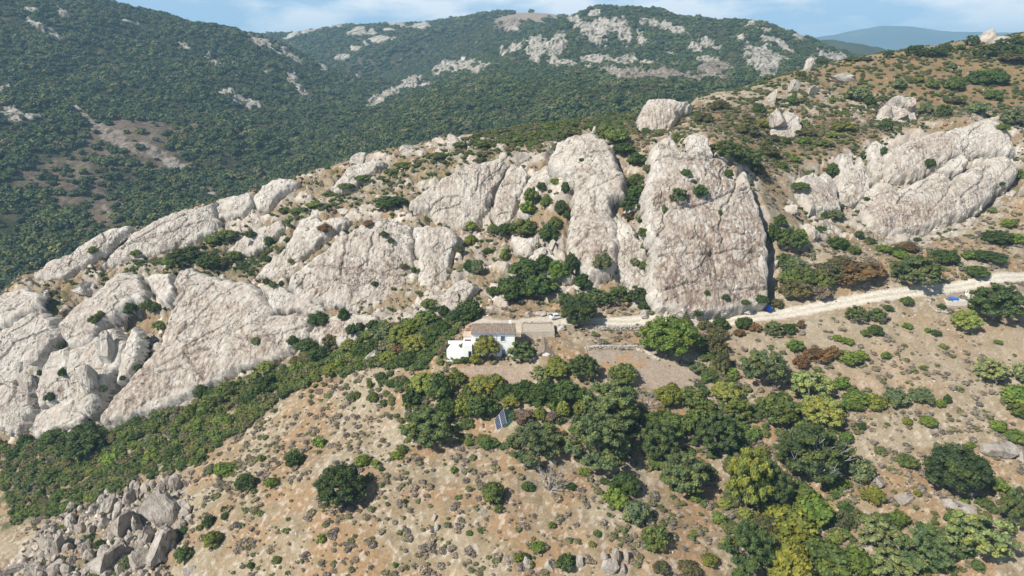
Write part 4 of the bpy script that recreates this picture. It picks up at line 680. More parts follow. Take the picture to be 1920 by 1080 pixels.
V_ = """640,915,50,45,O|462,905,21,19,D|1120,838,66,62,C|1140,768,58,52,C|1000,838,58,40,C|800,808,52,38,C|1233,832,40,44,K|1282,893,48,46,C|1402,1032,50,54,K|1525,855,68,62,K|1398,905,44,78,V|1446,915,36,48,K|1342,815,46,44,K|1305,795,34,34,M|1542,775,42,32,Y|1455,768,42,32,M|1362,738,30,22,Y|1385,770,26,24,V|1432,692,45,44,C|1515,727,40,34,P|1258,638,60,40,F|1335,648,26,26,Q|1352,682,20,30,Q|1790,888,60,52,O|1865,573,52,42,K|1810,605,26,24,Y|1856,698,32,26,P|1912,700,18,20,P|1720,513,48,34,C|1902,745,30,24,L|1912,770,22,14,M
1605,590,22,17,C|1645,592,18,15,C|1730,1035,50,44,C|1835,1012,60,48,P|1905,955,32,50,C|1668,1062,46,28,P|1645,1000,38,30,P|1610,882,30,28,G|1636,930,24,20,U|1682,975,22,18,L|1525,960,42,34,L|1478,985,52,38,U|1545,1045,52,36,M|1470,1048,48,42,U|1602,1052,34,28,L|1170,908,30,24,D|1152,935,26,26,L|1228,1010,30,28,M|1062,1056,20,21,D|1010,1026,17,10,L|1192,962,30,28,G|1500,925,30,24,M|1430,985,26,22,Q|1580,975,22,18,Q|1655,985,30,24,D|1440,960,24,20,U
912,653,26,28,Y|893,674,14,13,U|978,662,27,22,C|868,656,11,14,G|872,674,14,7,D|845,669,14,9,G|830,662,12,11,S|858,676,10,6,M|1042,680,18,12,U|1045,696,24,16,Y|1015,702,22,16,P|1092,690,32,26,K|1168,703,30,22,M|952,738,28,24,D|985,735,30,24,D|1022,738,32,26,D|1060,735,32,26,D|1090,745,22,20,D|960,752,21,18,Y|825,730,30,36,M|855,712,20,20,V|905,728,30,24,Y|880,745,22,26,M|900,762,30,26,D|930,720,20,22,V|868,765,22,24,U|838,765,24,20,D|795,722,28,24,Y|775,745,22,20,D|1012,778,13,18,Y|1055,770,14,20,Y|1086,768,13,18,V|1035,782,18,14,S|985,782,24,16,S|1210,748,26,26,X|1032,893,40,38,X|1255,742,28,24,U|1292,746,32,20,M|1218,788,20,14,F|1262,800,34,28,M|1318,765,28,20,M
1085,590,36,32,O|1062,565,18,18,K|1092,562,16,16,M|1122,560,24,20,K|1160,556,24,20,K|1195,556,20,20,K|1206,575,12,12,D|960,545,34,27,D|1010,540,38,27,D|985,505,34,20,D|1020,495,20,18,D|1048,512,22,24,F|1072,500,15,28,D|1092,528,20,18,D|925,548,14,12,D|880,585,28,24,D|850,600,20,18,D|830,618,20,18,D|805,570,18,10,M|832,585,12,14,D|800,600,26,20,M|778,615,22,18,L|755,630,28,22,Y|780,648,26,22,Y|810,640,24,20,D|598,600,22,16,D|645,592,13,16,D|702,532,8,5,D|720,440,9,7,D|733,452,7,7,D|777,508,5,9,D|757,500,10,6,Q|690,420,14,8,B|735,378,32,10,D|720,385,20,10,K
995,370,16,20,M|990,393,16,18,L|1014,350,11,9,D|1040,342,10,8,L|1060,355,9,15,D|1025,380,13,14,M|1052,392,14,18,D|1028,440,20,22,D|1040,420,16,14,M|985,428,30,18,M|950,432,22,14,D|925,432,14,12,M|882,425,14,12,L|883,452,13,13,U|948,480,11,16,L|915,472,12,8,D|895,505,13,20,G|880,500,14,14,D|862,468,10,8,Q|1000,395,12,10,U|1063,405,8,10,D|1004,460,12,8,L|1090,300,6,4,D
1192,365,22,20,D|1192,340,17,15,M|1195,300,22,14,D|1168,280,24,12,D|1158,258,26,16,M|1185,385,24,16,K|1200,410,10,10,G|1206,438,12,12,D|1212,462,14,16,G|1190,492,10,9,G|1130,494,20,20,G|1205,500,8,12,M|1180,405,16,8,Q|1140,250,24,14,M|1215,318,12,10,Q|1272,370,19,18,K|1312,360,16,15,D|1286,325,11,8,D|1300,340,6,4,D|1268,262,15,14,M|1282,268,8,8,M|1366,328,9,11,D|1360,558,9,7,D|1325,549,6,6,D|1245,395,5,12,M|1350,400,4,8,D
1360,285,34,24,K|1395,300,32,24,K|1420,320,16,14,Q|1462,415,14,14,D|1450,440,14,26,D|1480,455,26,30,K|1496,452,18,24,F|1468,490,16,16,D|1488,500,28,20,G|1480,525,22,22,M|1490,545,32,24,Q|1540,550,22,18,S|1560,510,34,20,Q|1600,508,50,22,B|1640,512,22,20,B|1580,525,30,16,B|1545,530,24,16,M|1575,492,20,14,Q|1515,520,20,18,M|1455,570,14,10,Q|1428,563,13,10,D|1398,568,9,6,D|1308,588,10,10,D|1350,608,17,14,D|1322,612,16,12,Q|1395,607,18,13,D|1415,615,14,10,B|1450,618,20,16,C|1478,618,15,14,D|1500,610,10,12,B|1492,650,19,14,L|1288,605,12,8,M|1285,592,6,4,L
1345,625,20,14,Q|1308,690,18,12,G|1330,705,16,12,M|1385,625,14,9,B|1530,665,30,14,B|1500,680,16,18,B|1562,662,18,16,B|1590,672,26,14,L|1615,668,16,10,L|1575,720,18,14,L|1605,745,28,14,L|1640,755,24,16,U|1595,760,22,14,L|1678,748,26,20,G|1728,744,22,18,G|1762,758,10,10,L|1740,790,20,8,L|1615,800,9,8,D|1570,635,12,7,L|1755,625,11,7,D|1700,612,10,8,L|1738,620,8,6,L|1660,668,11,8,L|1640,620,16,12,D|1622,625,10,8,M|1587,640,13,8,L|1730,690,8,5,L|1768,650,9,5,L|1765,575,9,6,D|1870,642,9,5,L|1700,565,14,9,M|1665,578,10,7,D|1775,750,8,12,D|1720,450,8,5,D|1905,820,24,16,M|1870,800,16,12,L
1572,458,22,14,D|1600,470,14,9,M|1632,452,12,8,D|1655,468,16,10,L|1688,478,18,8,L|1610,440,10,8,D|1770,484,28,16,D|1745,492,16,14,Q|1700,465,24,10,B|1682,470,12,9,D|1830,511,24,13,D|1850,481,34,10,D|1815,480,18,9,L|1868,446,30,14,D|1905,450,20,12,L|1890,420,16,10,L|1625,373,7,4,D|1580,388,8,6,D|1565,405,18,12,G|1540,430,10,7,D|1545,405,8,7,D|1622,292,11,9,D|1657,285,8,10,D|1743,308,11,11,D|1560,322,15,16,D|1600,280,8,5,M|1905,330,14,14,M|1878,345,6,5,D|1860,395,9,7,G|1835,400,7,6,D
1610,180,26,20,G|1630,192,13,12,D|1685,160,15,12,G|1747,160,14,11,M|1790,162,20,13,M|1835,150,26,17,D|1868,150,22,18,D|1850,138,22,8,L|1862,181,17,12,M|1832,205,20,15,G|1898,225,26,20,G|1770,210,15,14,K|1735,206,14,14,G|1660,236,14,15,K|1508,236,12,12,G|1422,208,14,13,D|1485,190,12,12,M|1560,188,8,6,L|1900,110,30,10,Q|1785,125,8,8,G|1475,265,10,8,D|1510,250,20,8,Q|1505,265,16,8,L|1450,260,12,8,Q|1545,270,18,8,M|1880,240,14,8,M|1350,200,20,12,Q|1320,225,20,14,Q|1240,250,14,8,G|1400,245,24,14,Q|1430,235,18,10,U|1580,240,24,10,U|1560,255,14,8,L|1490,300,14,8,L|1465,310,10,8,M|1515,325,8,6,M|1500,350,20,8,M|1440,285,24,10,Q|1680,185,12,6,Q|1790,190,20,6,Q|1720,150,14,6,U
1665,102,10,9,K|1712,98,15,13,K|1722,95,12,11,K|1745,100,17,11,K|1760,98,16,11,K|1776,91,11,9,K|1800,90,9,7,M|1822,78,14,12,K|1848,98,24,14,K|1880,86,18,14,K|1898,98,20,14,K|1910,78,16,10,K|1540,117,13,9,C|1502,140,12,7,C|1440,142,12,7,G|1625,112,10,5,Q|1600,112,18,5,Q|1130,205,12,6,G|1110,215,12,8,G|1145,215,10,7,K|1180,222,12,7,M|1070,235,22,7,M|1030,240,20,7,M|940,245,16,8,G|895,258,12,7,D|905,270,18,8,M|860,272,14,6,M|820,292,22,6,M|760,310,22,7,M|735,322,18,6,M|1000,255,20,8,M|975,262,16,7,M|1210,245,8,6,M
350,483,36,18,O|392,492,24,16,K|320,490,24,10,M|610,430,18,11,B|540,450,8,6,D|505,455,11,13,D|440,480,18,10,M|470,440,12,8,D|425,440,22,9,M|400,450,18,8,M|535,395,14,7,D|560,395,18,6,M|590,385,20,6,L|620,365,18,7,M|650,350,18,7,M|680,335,20,7,M|460,500,16,9,D|500,485,14,7,D|415,495,20,12,Q|545,490,7,6,U|255,475,12,6,M|175,470,10,8,M|500,530,9,9,D|512,535,8,8,M|528,533,6,8,D|190,590,10,8,M|178,600,12,10,M|245,580,14,14,D|278,572,14,12,M|290,578,14,12,D|300,610,14,9,M|282,660,8,7,D|258,690,9,8,D|115,650,8,8,D|118,700,9,12,D|95,745,12,10,D|195,730,8,8,M|230,710,6,7,D|145,692,5,6,D|75,700,5,8,D
160,832,50,34,O|100,818,24,12,D|48,828,16,14,D|30,850,18,12,D|245,820,20,14,M|100,890,26,16,M|215,860,26,16,L|258,790,16,12,D|300,800,20,12,M|330,850,24,16,D|290,850,22,14,L|375,800,18,14,L|345,790,18,14,M|420,790,22,14,L|395,760,24,20,M|360,775,14,18,V|430,735,30,20,M|380,735,18,14,D|470,745,24,16,D|500,720,24,20,D|540,705,22,16,M|560,690,20,14,L|500,690,18,12,Y|575,650,22,16,D|600,665,24,18,D|620,695,16,15,Y|640,685,14,12,L|655,650,18,14,Y|680,660,22,18,D|700,650,20,16,D|720,625,30,18,G|730,672,20,14,Y|765,678,26,18,D|745,655,16,12,B|700,610,14,12,D|675,615,10,12,D|660,620,14,14,D|480,640,10,9,G|620,640,18,14,Q|550,640,12,12,D
554,862,20,18,D|510,906,14,12,L|598,830,16,10,L|424,882,28,11,L|372,862,18,12,M|380,848,12,8,L|385,800,14,9,M|395,880,14,9,G|745,855,14,9,L|765,808,13,9,L|755,843,12,10,M|765,756,13,9,L|693,722,8,12,L|715,710,12,14,D|735,720,12,10,D|680,865,18,12,L|705,870,11,8,L|668,742,12,8,M|658,745,12,9,G|700,745,14,10,M|850,882,9,8,L|603,1010,10,10,L|392,978,14,13,D|400,1012,20,18,U|345,1040,20,16,M|345,998,12,12,D|375,990,8,7,U|422,968,9,7,D|420,955,8,6,D|172,1010,12,10,D|188,1022,11,12,D|145,972,4,5,M|240,1055,16,18,G|284,962,7,7,D|490,860,9,8,L|715,880,6,6,D|760,940,5,6,D|925,925,24,26,M|985,1045,10,10,D|935,955,10,10,M|880,830,10,8,L|860,800,10,8,L|1095,885,14,10,L|1070,912,11,9,D|1132,902,9,8,D|990,912,14,9,D|1035,985,8,7,M|1110,1020,8,6,U|970,1045,10,12,U|995,1058,8,7,U|1300,1000,8,7,U|1240,1065,18,14,Q|1290,1065,22,14,Q|1330,1050,18,12,U|1120,1000,9,6,M|880,1000,7,6,L|740,1060,6,7,L|520,1050,10,8,M|470,1060,8,8,D|1570,870,12,14,M|1700,865,20,16,M|1650,845,14,8,G|1700,790,10,8,U|1840,940,14,12,M|1870,910,20,16,L|1895,925,14,12,L|1820,835,10,7,L|1800,860,12,9,M|1840,905,18,14,L|1720,925,8,8,U|1590,955,14,9,D|1320,890,12,12,M"""
VEG = []
for ln in V_.split('\n'):
    for it in ln.split('|'):
        a = it.split(','); VEG.append((float(a[0]), float(a[1]), float(a[2]), float(a[3]), a[4]))
# automatic infill of the hedges and thickets with individual bushes
rg = np.random.default_rng(77)
bpy.context.view_layer.update(); DG = bpy.context.evaluated_depsgraph_get()
def ray(px, py):
    d = (Vector(wp(px, py, 100))-Vector((0, 0, CZ))).normalized()
    ok, loc, nor, idx, ob, mat = S.ray_cast(DG, Vector((0, 0, CZ)), d)
    return (loc.copy(), nor.copy(), ob.name) if ok else None
def depth_of(p): return p[1]*math.cos(PITCH)-(p[2]-CZ)*math.sin(PITCH)
def side(dx, dy):
    ax, ay = abs(dx), abs(dy)
    if ax > 2.2*ay: return 'to the right of' if dx > 0 else 'to the left of'
    if ay > 2.2*ax: return 'below' if dy > 0 else 'above'
    return ('below and right of' if dx > 0 else 'below and left of') if dy > 0 else ('above and right of' if dx > 0 else 'above and left of')
recs = []
for (px, py, rw, rh, c) in VEG:
    kind, col, tree, adj, noun = CLS[c]
    k = 0.72 if tree else 0.45
    fy = py+rh*k
    if fy > 1110: fy = 1110
    h = ray(px, min(fy, 1100))
    if h is None or h[0][1] > 520: h = ray(px, py+rh*k+4)
    if h is None or h[0][1] > 520: h = ray(px, py+rh*k+10)
    if h is None or h[0][1] > 520: continue
    p = h[0]; dep = depth_of(p); m = dep/FPX
    recs.append(dict(p=p, rw=rw*m*(0.96 if tree else 1.05), rh=rh*m*(0.96 if tree else 1.06), c=c, px=px, py=py, pr=(rw+rh)/2))
def base_label(r, nlm=0):
    c = r['c']; adj, noun = CLS[c][3:5]; tree = CLS[c][2]
    s = r['pr']; sz = ('large' if s > 38 else '' if s > 22 else 'small') if tree else ('big' if s > 20 else 'small' if s < 9.5 else '')
    q = sorted(LM, key=lambda l: math.hypot(l[0]-r['px'], (l[1]-r['py'])*1.3))
    q = [l for l in q if math.hypot(l[0]-r['px'], l[1]-r['py']) > 14]
    l = q[nlm]; d = math.hypot(l[0]-r['px'], l[1]-r['py'])
    return f"{sz} {adj} {noun} {'close ' if d < 55 else ''}{side(r['px']-l[0], r['py']-l[1])} {l[2]}".strip()
from collections import defaultdict
by = defaultdict(list)
for r in recs: by[base_label(r)].append(r)
ORD = ['', 'second', 'third', 'fourth', 'fifth', 'sixth', 'seventh', 'eighth', 'ninth']
for lb, g in by.items():
    g.sort(key=lambda r: r['px'])
    for i, r in enumerate(g):
        r['label'] = lb if len(g) == 1 else lb+(', left one', ', right one')[i] if len(g) == 2 else lb+(', leftmost' if i == 0 else ', rightmost' if i == len(g)-1 else ', '+ORD[i]+' from left')
GRP = {'O': 'oak trees', 'C': 'cork oaks', 'K': 'oak trees', 'X': 'dead trees'}
rnd = random.Random(4)
for r in recs:
    c = r['c']; kind, col, tree, adj, noun = CLS[c]; p = r['p']; f = rnd.uniform(0.85, 1.15); rz = rnd.uniform(0, 6.28)
    grp = GRP.get(c) or ('single trees' if tree else 'bushes on the hillside')
    tint = (col[0]*f*rnd.uniform(0.92, 1.08), col[1]*f, col[2]*f*rnd.uniform(0.9, 1.1), 1) if col else (1, 1, 1, 1)
    if tree:
        zc = r['rh']*0.86 if c != 'X' else r['rh']*0.8
        t = empty({'O': 'oak_tree', 'K': 'oak_tree', 'C': 'cork_oak', 'X': 'dead_tree'}.get(c, 'tree'), (p.x, p.y+r['rw']*0.15, p.z-0.15), r['label'], 'dead tree' if c == 'X' else 'tree', grp, rz)
        tr = link('trunk', TRUNK, t); tr.scale = (r['rw']*0.55, r['rw']*0.55, zc*0.9)
        if c == 'X':
            b = link('branches', DEAD[rnd.randrange(2)], t, (0, 0, zc)); b.scale = (r['rw'], r['rw'], r['rh']); 
        else:
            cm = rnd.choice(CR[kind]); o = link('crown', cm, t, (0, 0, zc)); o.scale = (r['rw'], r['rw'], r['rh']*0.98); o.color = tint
            pale = (c == 'K' and r['pr'] > 60)
            b = link('limbs', LIMBS_PALE if pale else rnd.choice(LIMBS), t, (0, 0, zc)); b.scale = (r['rw']*(1.05 if pale else .9), r['rw']*(1.05 if pale else .9), r['rh']*(1.05 if pale else .9))
    else:
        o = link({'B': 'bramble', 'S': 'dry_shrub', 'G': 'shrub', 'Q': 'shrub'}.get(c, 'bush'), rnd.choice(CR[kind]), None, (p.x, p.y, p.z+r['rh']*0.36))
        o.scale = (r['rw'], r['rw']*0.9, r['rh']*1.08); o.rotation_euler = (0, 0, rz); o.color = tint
        o['label'] = r['label']; o['category'] = 'bramble' if c == 'B' else 'shrub' if c in 'SGQ' else 'bush'; o['group'] = grp
print('VEG', len(recs), 'bushes', sum(not CLS[r['c']][2] for r in recs))
# ------------------------------------------------------------------ stuff scattered by geometry nodes
def scatter(name, pts, scales, sources, kind='stuff', normals=None, zs=1.0, shade=None, rotmax=math.pi):
    """one object: points carrying instances picked at random from an unlinked collection"""
    coll = bpy.data.collections.new(name+'_sources')
    for i, m in enumerate(sources): coll.objects.link(bpy.data.objects.new(name+'_source', m))
    me = bpy.data.meshes.new(name); me.vertices.add(len(pts)); me.vertices.foreach_set('co', np.asarray(pts, np.float32).ravel())
    a = me.attributes.new('sc', 'FLOAT', 'POINT'); a.data.foreach_set('value', np.asarray(scales, np.float32))
    o = link(name, me, kind=kind)
    ng = bpy.data.node_groups.new(name, 'GeometryNodeTree'); ng.interface.new_socket('Geometry', in_out='INPUT', socket_type='NodeSocketGeometry'); ng.interface.new_socket('Geometry', in_out='OUTPUT', socket_type='NodeSocketGeometry')
    gi = ng.nodes.new('NodeGroupInput'); go = ng.nodes.new('NodeGroupOutput'); ip = ng.nodes.new('GeometryNodeInstanceOnPoints'); ci = ng.nodes.new('GeometryNodeCollectionInfo')
    ci.inputs['Collection'].default_value = coll; ci.inputs['Separate Children'].default_value = True; ci.inputs['Reset Children'].default_value = True
    mp_ = ng.nodes.new('GeometryNodeMeshToPoints'); ip.inputs['Pick Instance'].default_value = True
    rv = ng.nodes.new('FunctionNodeRandomValue'); rv.data_type = 'FLOAT_VECTOR'; rv.inputs[0].default_value = (-0.15, -0.15, 0); rv.inputs[1].default_value = (0.15, 0.15, 6.28)
    na = ng.nodes.new('GeometryNodeInputNamedAttribute'); na.data_type = 'FLOAT'; na.inputs['Name'].default_value = 'sc'
    cx = ng.nodes.new('ShaderNodeCombineXYZ'); ml = ng.nodes.new('ShaderNodeMath'); ml.operation = 'MULTIPLY'; ml.inputs[1].default_value = zs
    k = ng.links.new
    k(gi.outputs[0], mp_.inputs['Mesh']); k(mp_.outputs[0], ip.inputs['Points']); k(ci.outputs[0], ip.inputs['Instance']); k(rv.outputs[0], ip.inputs['Rotation'])
    k(na.outputs[0], cx.inputs[0]); k(na.outputs[0], cx.inputs[1]); k(na.outputs[0], ml.inputs[0]); k(ml.outputs[0], cx.inputs[2]); k(cx.outputs[0], ip.inputs['Scale']); k(ip.outputs[0], go.inputs[0])
    md = o.modifiers.new('scatter', 'NODES'); md.node_group = ng; return o
# distant forest
far_src = [crown('far_crown', 900+i, 9, 0.5, 16, 0.17, 0.55, -0.2, M_FAR) for i in range(4)]
def forest(name, surf, n, x0, x1, y0, y1, smin, smax, seed, dens=None):
    r = np.random.default_rng(seed); y = np.sqrt(r.uniform(y0*y0, y1*y1, n)); x = r.uniform(x0, x1, n)*y
    z, m, px, py = surf(x, y); keep = (px > -60) & (px < 1980) & (m < 0.3) & (py < 640)
    d = fbm(x/55, y/55, 505, 4)
    thin = np.zeros(n)
    for cx, cy, rx, ry in [(110,330,115,62),(190,390,50,32),(240,262,120,40),(310,295,60,16),(1260,148,130,14),(400,352,24,10),(960,42,60,14),(1040,30,60,12),(420,300,50,14),(640,235,30,8),(190,180,40,10)]:
        thin = np.maximum(thin, sm(1.2, 0.6, np.hypot((px-cx)/rx, (py-cy)/ry)))
    keep &= r.random(n) < np.clip(0.95+0.8*d, 0.2, 1)*(1-0.82*thin)
    x, y, z = x[keep], y[keep], z[keep]; s = r.uniform(smin, smax, len(x))*(0.75+0.5*sm(-0.3, 0.5, d[keep]))
    scatter(name, np.c_[x, y, z+s*0.35], s, far_src, zs=0.8); return len(x)
nf = forest('valley_woodland', mid_surface, 36000, -0.80, 0.80, 430, 1050, 2.0, 6.0, 1)
nf += forest('mountain_woodland', mid_surface, 56000, -0.80, 0.80, 1050, 1950, 2.8, 6.4, 2)
nf += forest('far_ridge_woodland', far_surface, 20000, -0.62, 0.35, 1800, 2700, 5, 9, 3)
print('FOREST', nf)
# ground cover on the near hillside
def near_points(n, y0, y1, seed, cond):
    r = np.random.default_rng(seed); y = np.sqrt(r.uniform(y0*y0, y1*y1, n)); x = r.uniform(-0.86, 0.86, n)*y
    z, k = near_surface(x, y); k['x'] = x; k['y'] = y; keep = r.random(n) < cond(k, r); keep &= (k['py'] < 1120) & (k['road'] < 0.1) & (k['yard'] < 0.2) & (k['pad'] < 0.2) & (np.hypot((k['px']-944)/26, (k['py']-806)/26) > 1)
    return x[keep], y[keep], z[keep], {a: b[keep] for a, b in k.items()}, r
def solid(m, c, f=0.25):
    return m
def stuff_mat(name, stops):
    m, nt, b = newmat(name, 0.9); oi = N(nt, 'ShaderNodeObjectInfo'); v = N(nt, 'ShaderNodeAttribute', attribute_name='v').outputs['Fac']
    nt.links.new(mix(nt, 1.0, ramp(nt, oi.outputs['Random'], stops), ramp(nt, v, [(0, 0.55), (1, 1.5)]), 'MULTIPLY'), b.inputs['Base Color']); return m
M_SCRUB = stuff_mat('dry_scrub', [(0.0, (0.17, 0.145, 0.12)), (0.3, (0.25, 0.21, 0.17)), (0.55, (0.28, 0.22, 0.15)), (0.75, (0.17, 0.165, 0.08)), (1.0, (0.12, 0.15, 0.05))])
M_HEATH = stuff_mat('green_scrub', [(0.0, (0.05, 0.08, 0.022)), (0.3, (0.075, 0.105, 0.03)), (0.55, (0.10, 0.13, 0.035)), (0.75, (0.115, 0.115, 0.045)), (0.9, (0.14, 0.12, 0.045)), (1.0, (0.13, 0.12, 0.09))])
M_STONE = stuff_mat('loose_stone', [(0.0, (0.34, 0.31, 0.27)), (0.5, (0.42, 0.39, 0.35)), (1.0, (0.48, 0.43, 0.37))])
scrub_src = [crown('scrub', 930+i, 7, 0.42, 26, 0.10, 0.55, 0.0, M_SCRUB) for i in range(4)]
heath_src = [crown('heath', 940+i, 9, 0.42, 34, 0.095, 0.58, 0.0, M_HEATH) for i in range(4)]
def rock_mesh(name, seed, sub=2, mat=None, cuts=16, flat=0.8):
    r = np.random.default_rng(seed); V, F = (ICO2 if sub == 2 else ICO3); V = V.copy()
    for _ in range(cuts):
        n = r.normal(size=3)*[1, 1, 0.6]; n /= np.linalg.norm(n); d = r.uniform(0.38, 0.85); s = np.maximum(0, V@n-d); V -= s[:, None]*n
    V *= (1+0.04*r.normal(size=len(V)))[:, None]; V *= [1, r.uniform(0.7, 1), flat*r.uniform(0.8, 1.1)]
    me = mesh_np(name, V, F, mat or M_STONE, False, {'v': ('FLOAT', r.uniform(0.3, 0.7, len(V))), 'stain': ('FLOAT', np.full(len(V), 0.25))}); return me
stone_src = [rock_mesh('stone', 950+i) for i in range(5)]
def bare(k, r):
    n = fbm(k['x']/11, k['y']/11, 811, 3); a = np.clip(0.78+1.5*n+0.5*fbm(k['x']/3, k['y']/3, 812, 2), 0.03, 1)*(1-k['rocky']*0.75)*(1-k['thick']*0.8)*(1-0.9*k['field'])
    sand = sm(1330, 1420, k['px'])*sm(520, 560, k['py'])*sm(690, 640, k['py']); return a*(1-0.72*sand)
x, y, z, k, r = near_points(42000, 95, 330, 6, bare)
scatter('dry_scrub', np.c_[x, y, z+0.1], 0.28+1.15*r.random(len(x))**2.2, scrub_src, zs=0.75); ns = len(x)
def green(k, r):
    n = fbm(k['x']/9, k['y']/9, 821, 3)
    return np.clip(k['thick']*1.0+k['ledge']*np.clip(0.8+0.9*n, 0.1, 1.0)+k['dense']*0.7+k['gup']*0.9+k['orange']*np.clip(0.55+0.9*n, 0.05, 0.95)+k['rocky']*np.clip(n*1.2+0.12, 0, 0.75)+(n > 0.35)*0.04, 0, 1)*(1-k['field'])
x, y, z, k, r = near_points(46000, 100, 465, 7, green)
sc = r.uniform(0.45, 1.2, len(x))*(1+1.3*k['thick']+0.35*k['orange']+0.6*k['dense']+0.5*k['ledge'])
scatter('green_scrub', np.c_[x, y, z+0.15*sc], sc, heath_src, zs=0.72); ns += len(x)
def stony(k, r):
    n = fbm(k['x']/14, k['y']/14, 831, 3); return np.clip(0.16+0.5*n+0.5*k['rocky']+0.15*k['orange'], 0.02, 1)*(1-k['thick'])*(1-k['field'])
x, y, z, k, r = near_points(32000, 95, 400, 8, stony)
scatter('loose_stones', np.c_[x, y, z], 0.10+0.55*r.random(len(x))**3*(1+0.9*k['rocky']), stone_src, zs=0.8); ns += len(x)
def under(k, r):
    n = fbm(k['x']/8, k['y']/8, 841, 3); return np.clip(k['dense']*np.clip(0.35+1.2*n, 0, 1)*sm(700, 1000, k['px'])*(1-0.6*sm(1560, 1620, k['px']))+k['thick']*0.45+0.30*sm(1380, 1440, k['px'])*sm(900, 960, k['py'])*sm(1640, 1560, k['px']), 0, 1)*(1-k['field'])*(np.hypot((k['px']-948)/34, (k['py']-800)/30) > 1)
M_UNDER = stuff_mat('undergrowth_leaves', [(0.0, (0.06, 0.105, 0.022)), (0.3, (0.095, 0.145, 0.030)), (0.55, (0.135, 0.175, 0.035)), (0.75, (0.175, 0.19, 0.04)), (0.9, (0.17, 0.145, 0.06)), (1.0, (0.14, 0.16, 0.09))])
under_src = [crown('undergrowth', 960+i, 22, 0.32, 44, 0.065, 0.70, -0.1, M_UNDER) for i in range(4)]
x, y, z, k, r = near_points(9000, 105, 260, 12, under)
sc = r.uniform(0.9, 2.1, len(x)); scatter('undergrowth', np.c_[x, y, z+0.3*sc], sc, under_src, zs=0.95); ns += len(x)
rub_src = [rock_mesh('rubble_rock', 990+i, 2, M_ROCK2, 14, 1.0) for i in range(5)]
x, y, z, k, r = near_points(40000, 100, 200, 13, lambda k, r: 0.26*sm(-6, 10, sdpoly(k['px'], k['py'], P_ROCKF)))
scatter('outcrop_rubble', np.c_[x, y, z+0.1], 0.3+2.0*r.random(len(x))**3, rub_src, zs=1.25); ns += len(x); print('RUB', len(x))
print('SCATTER', ns)
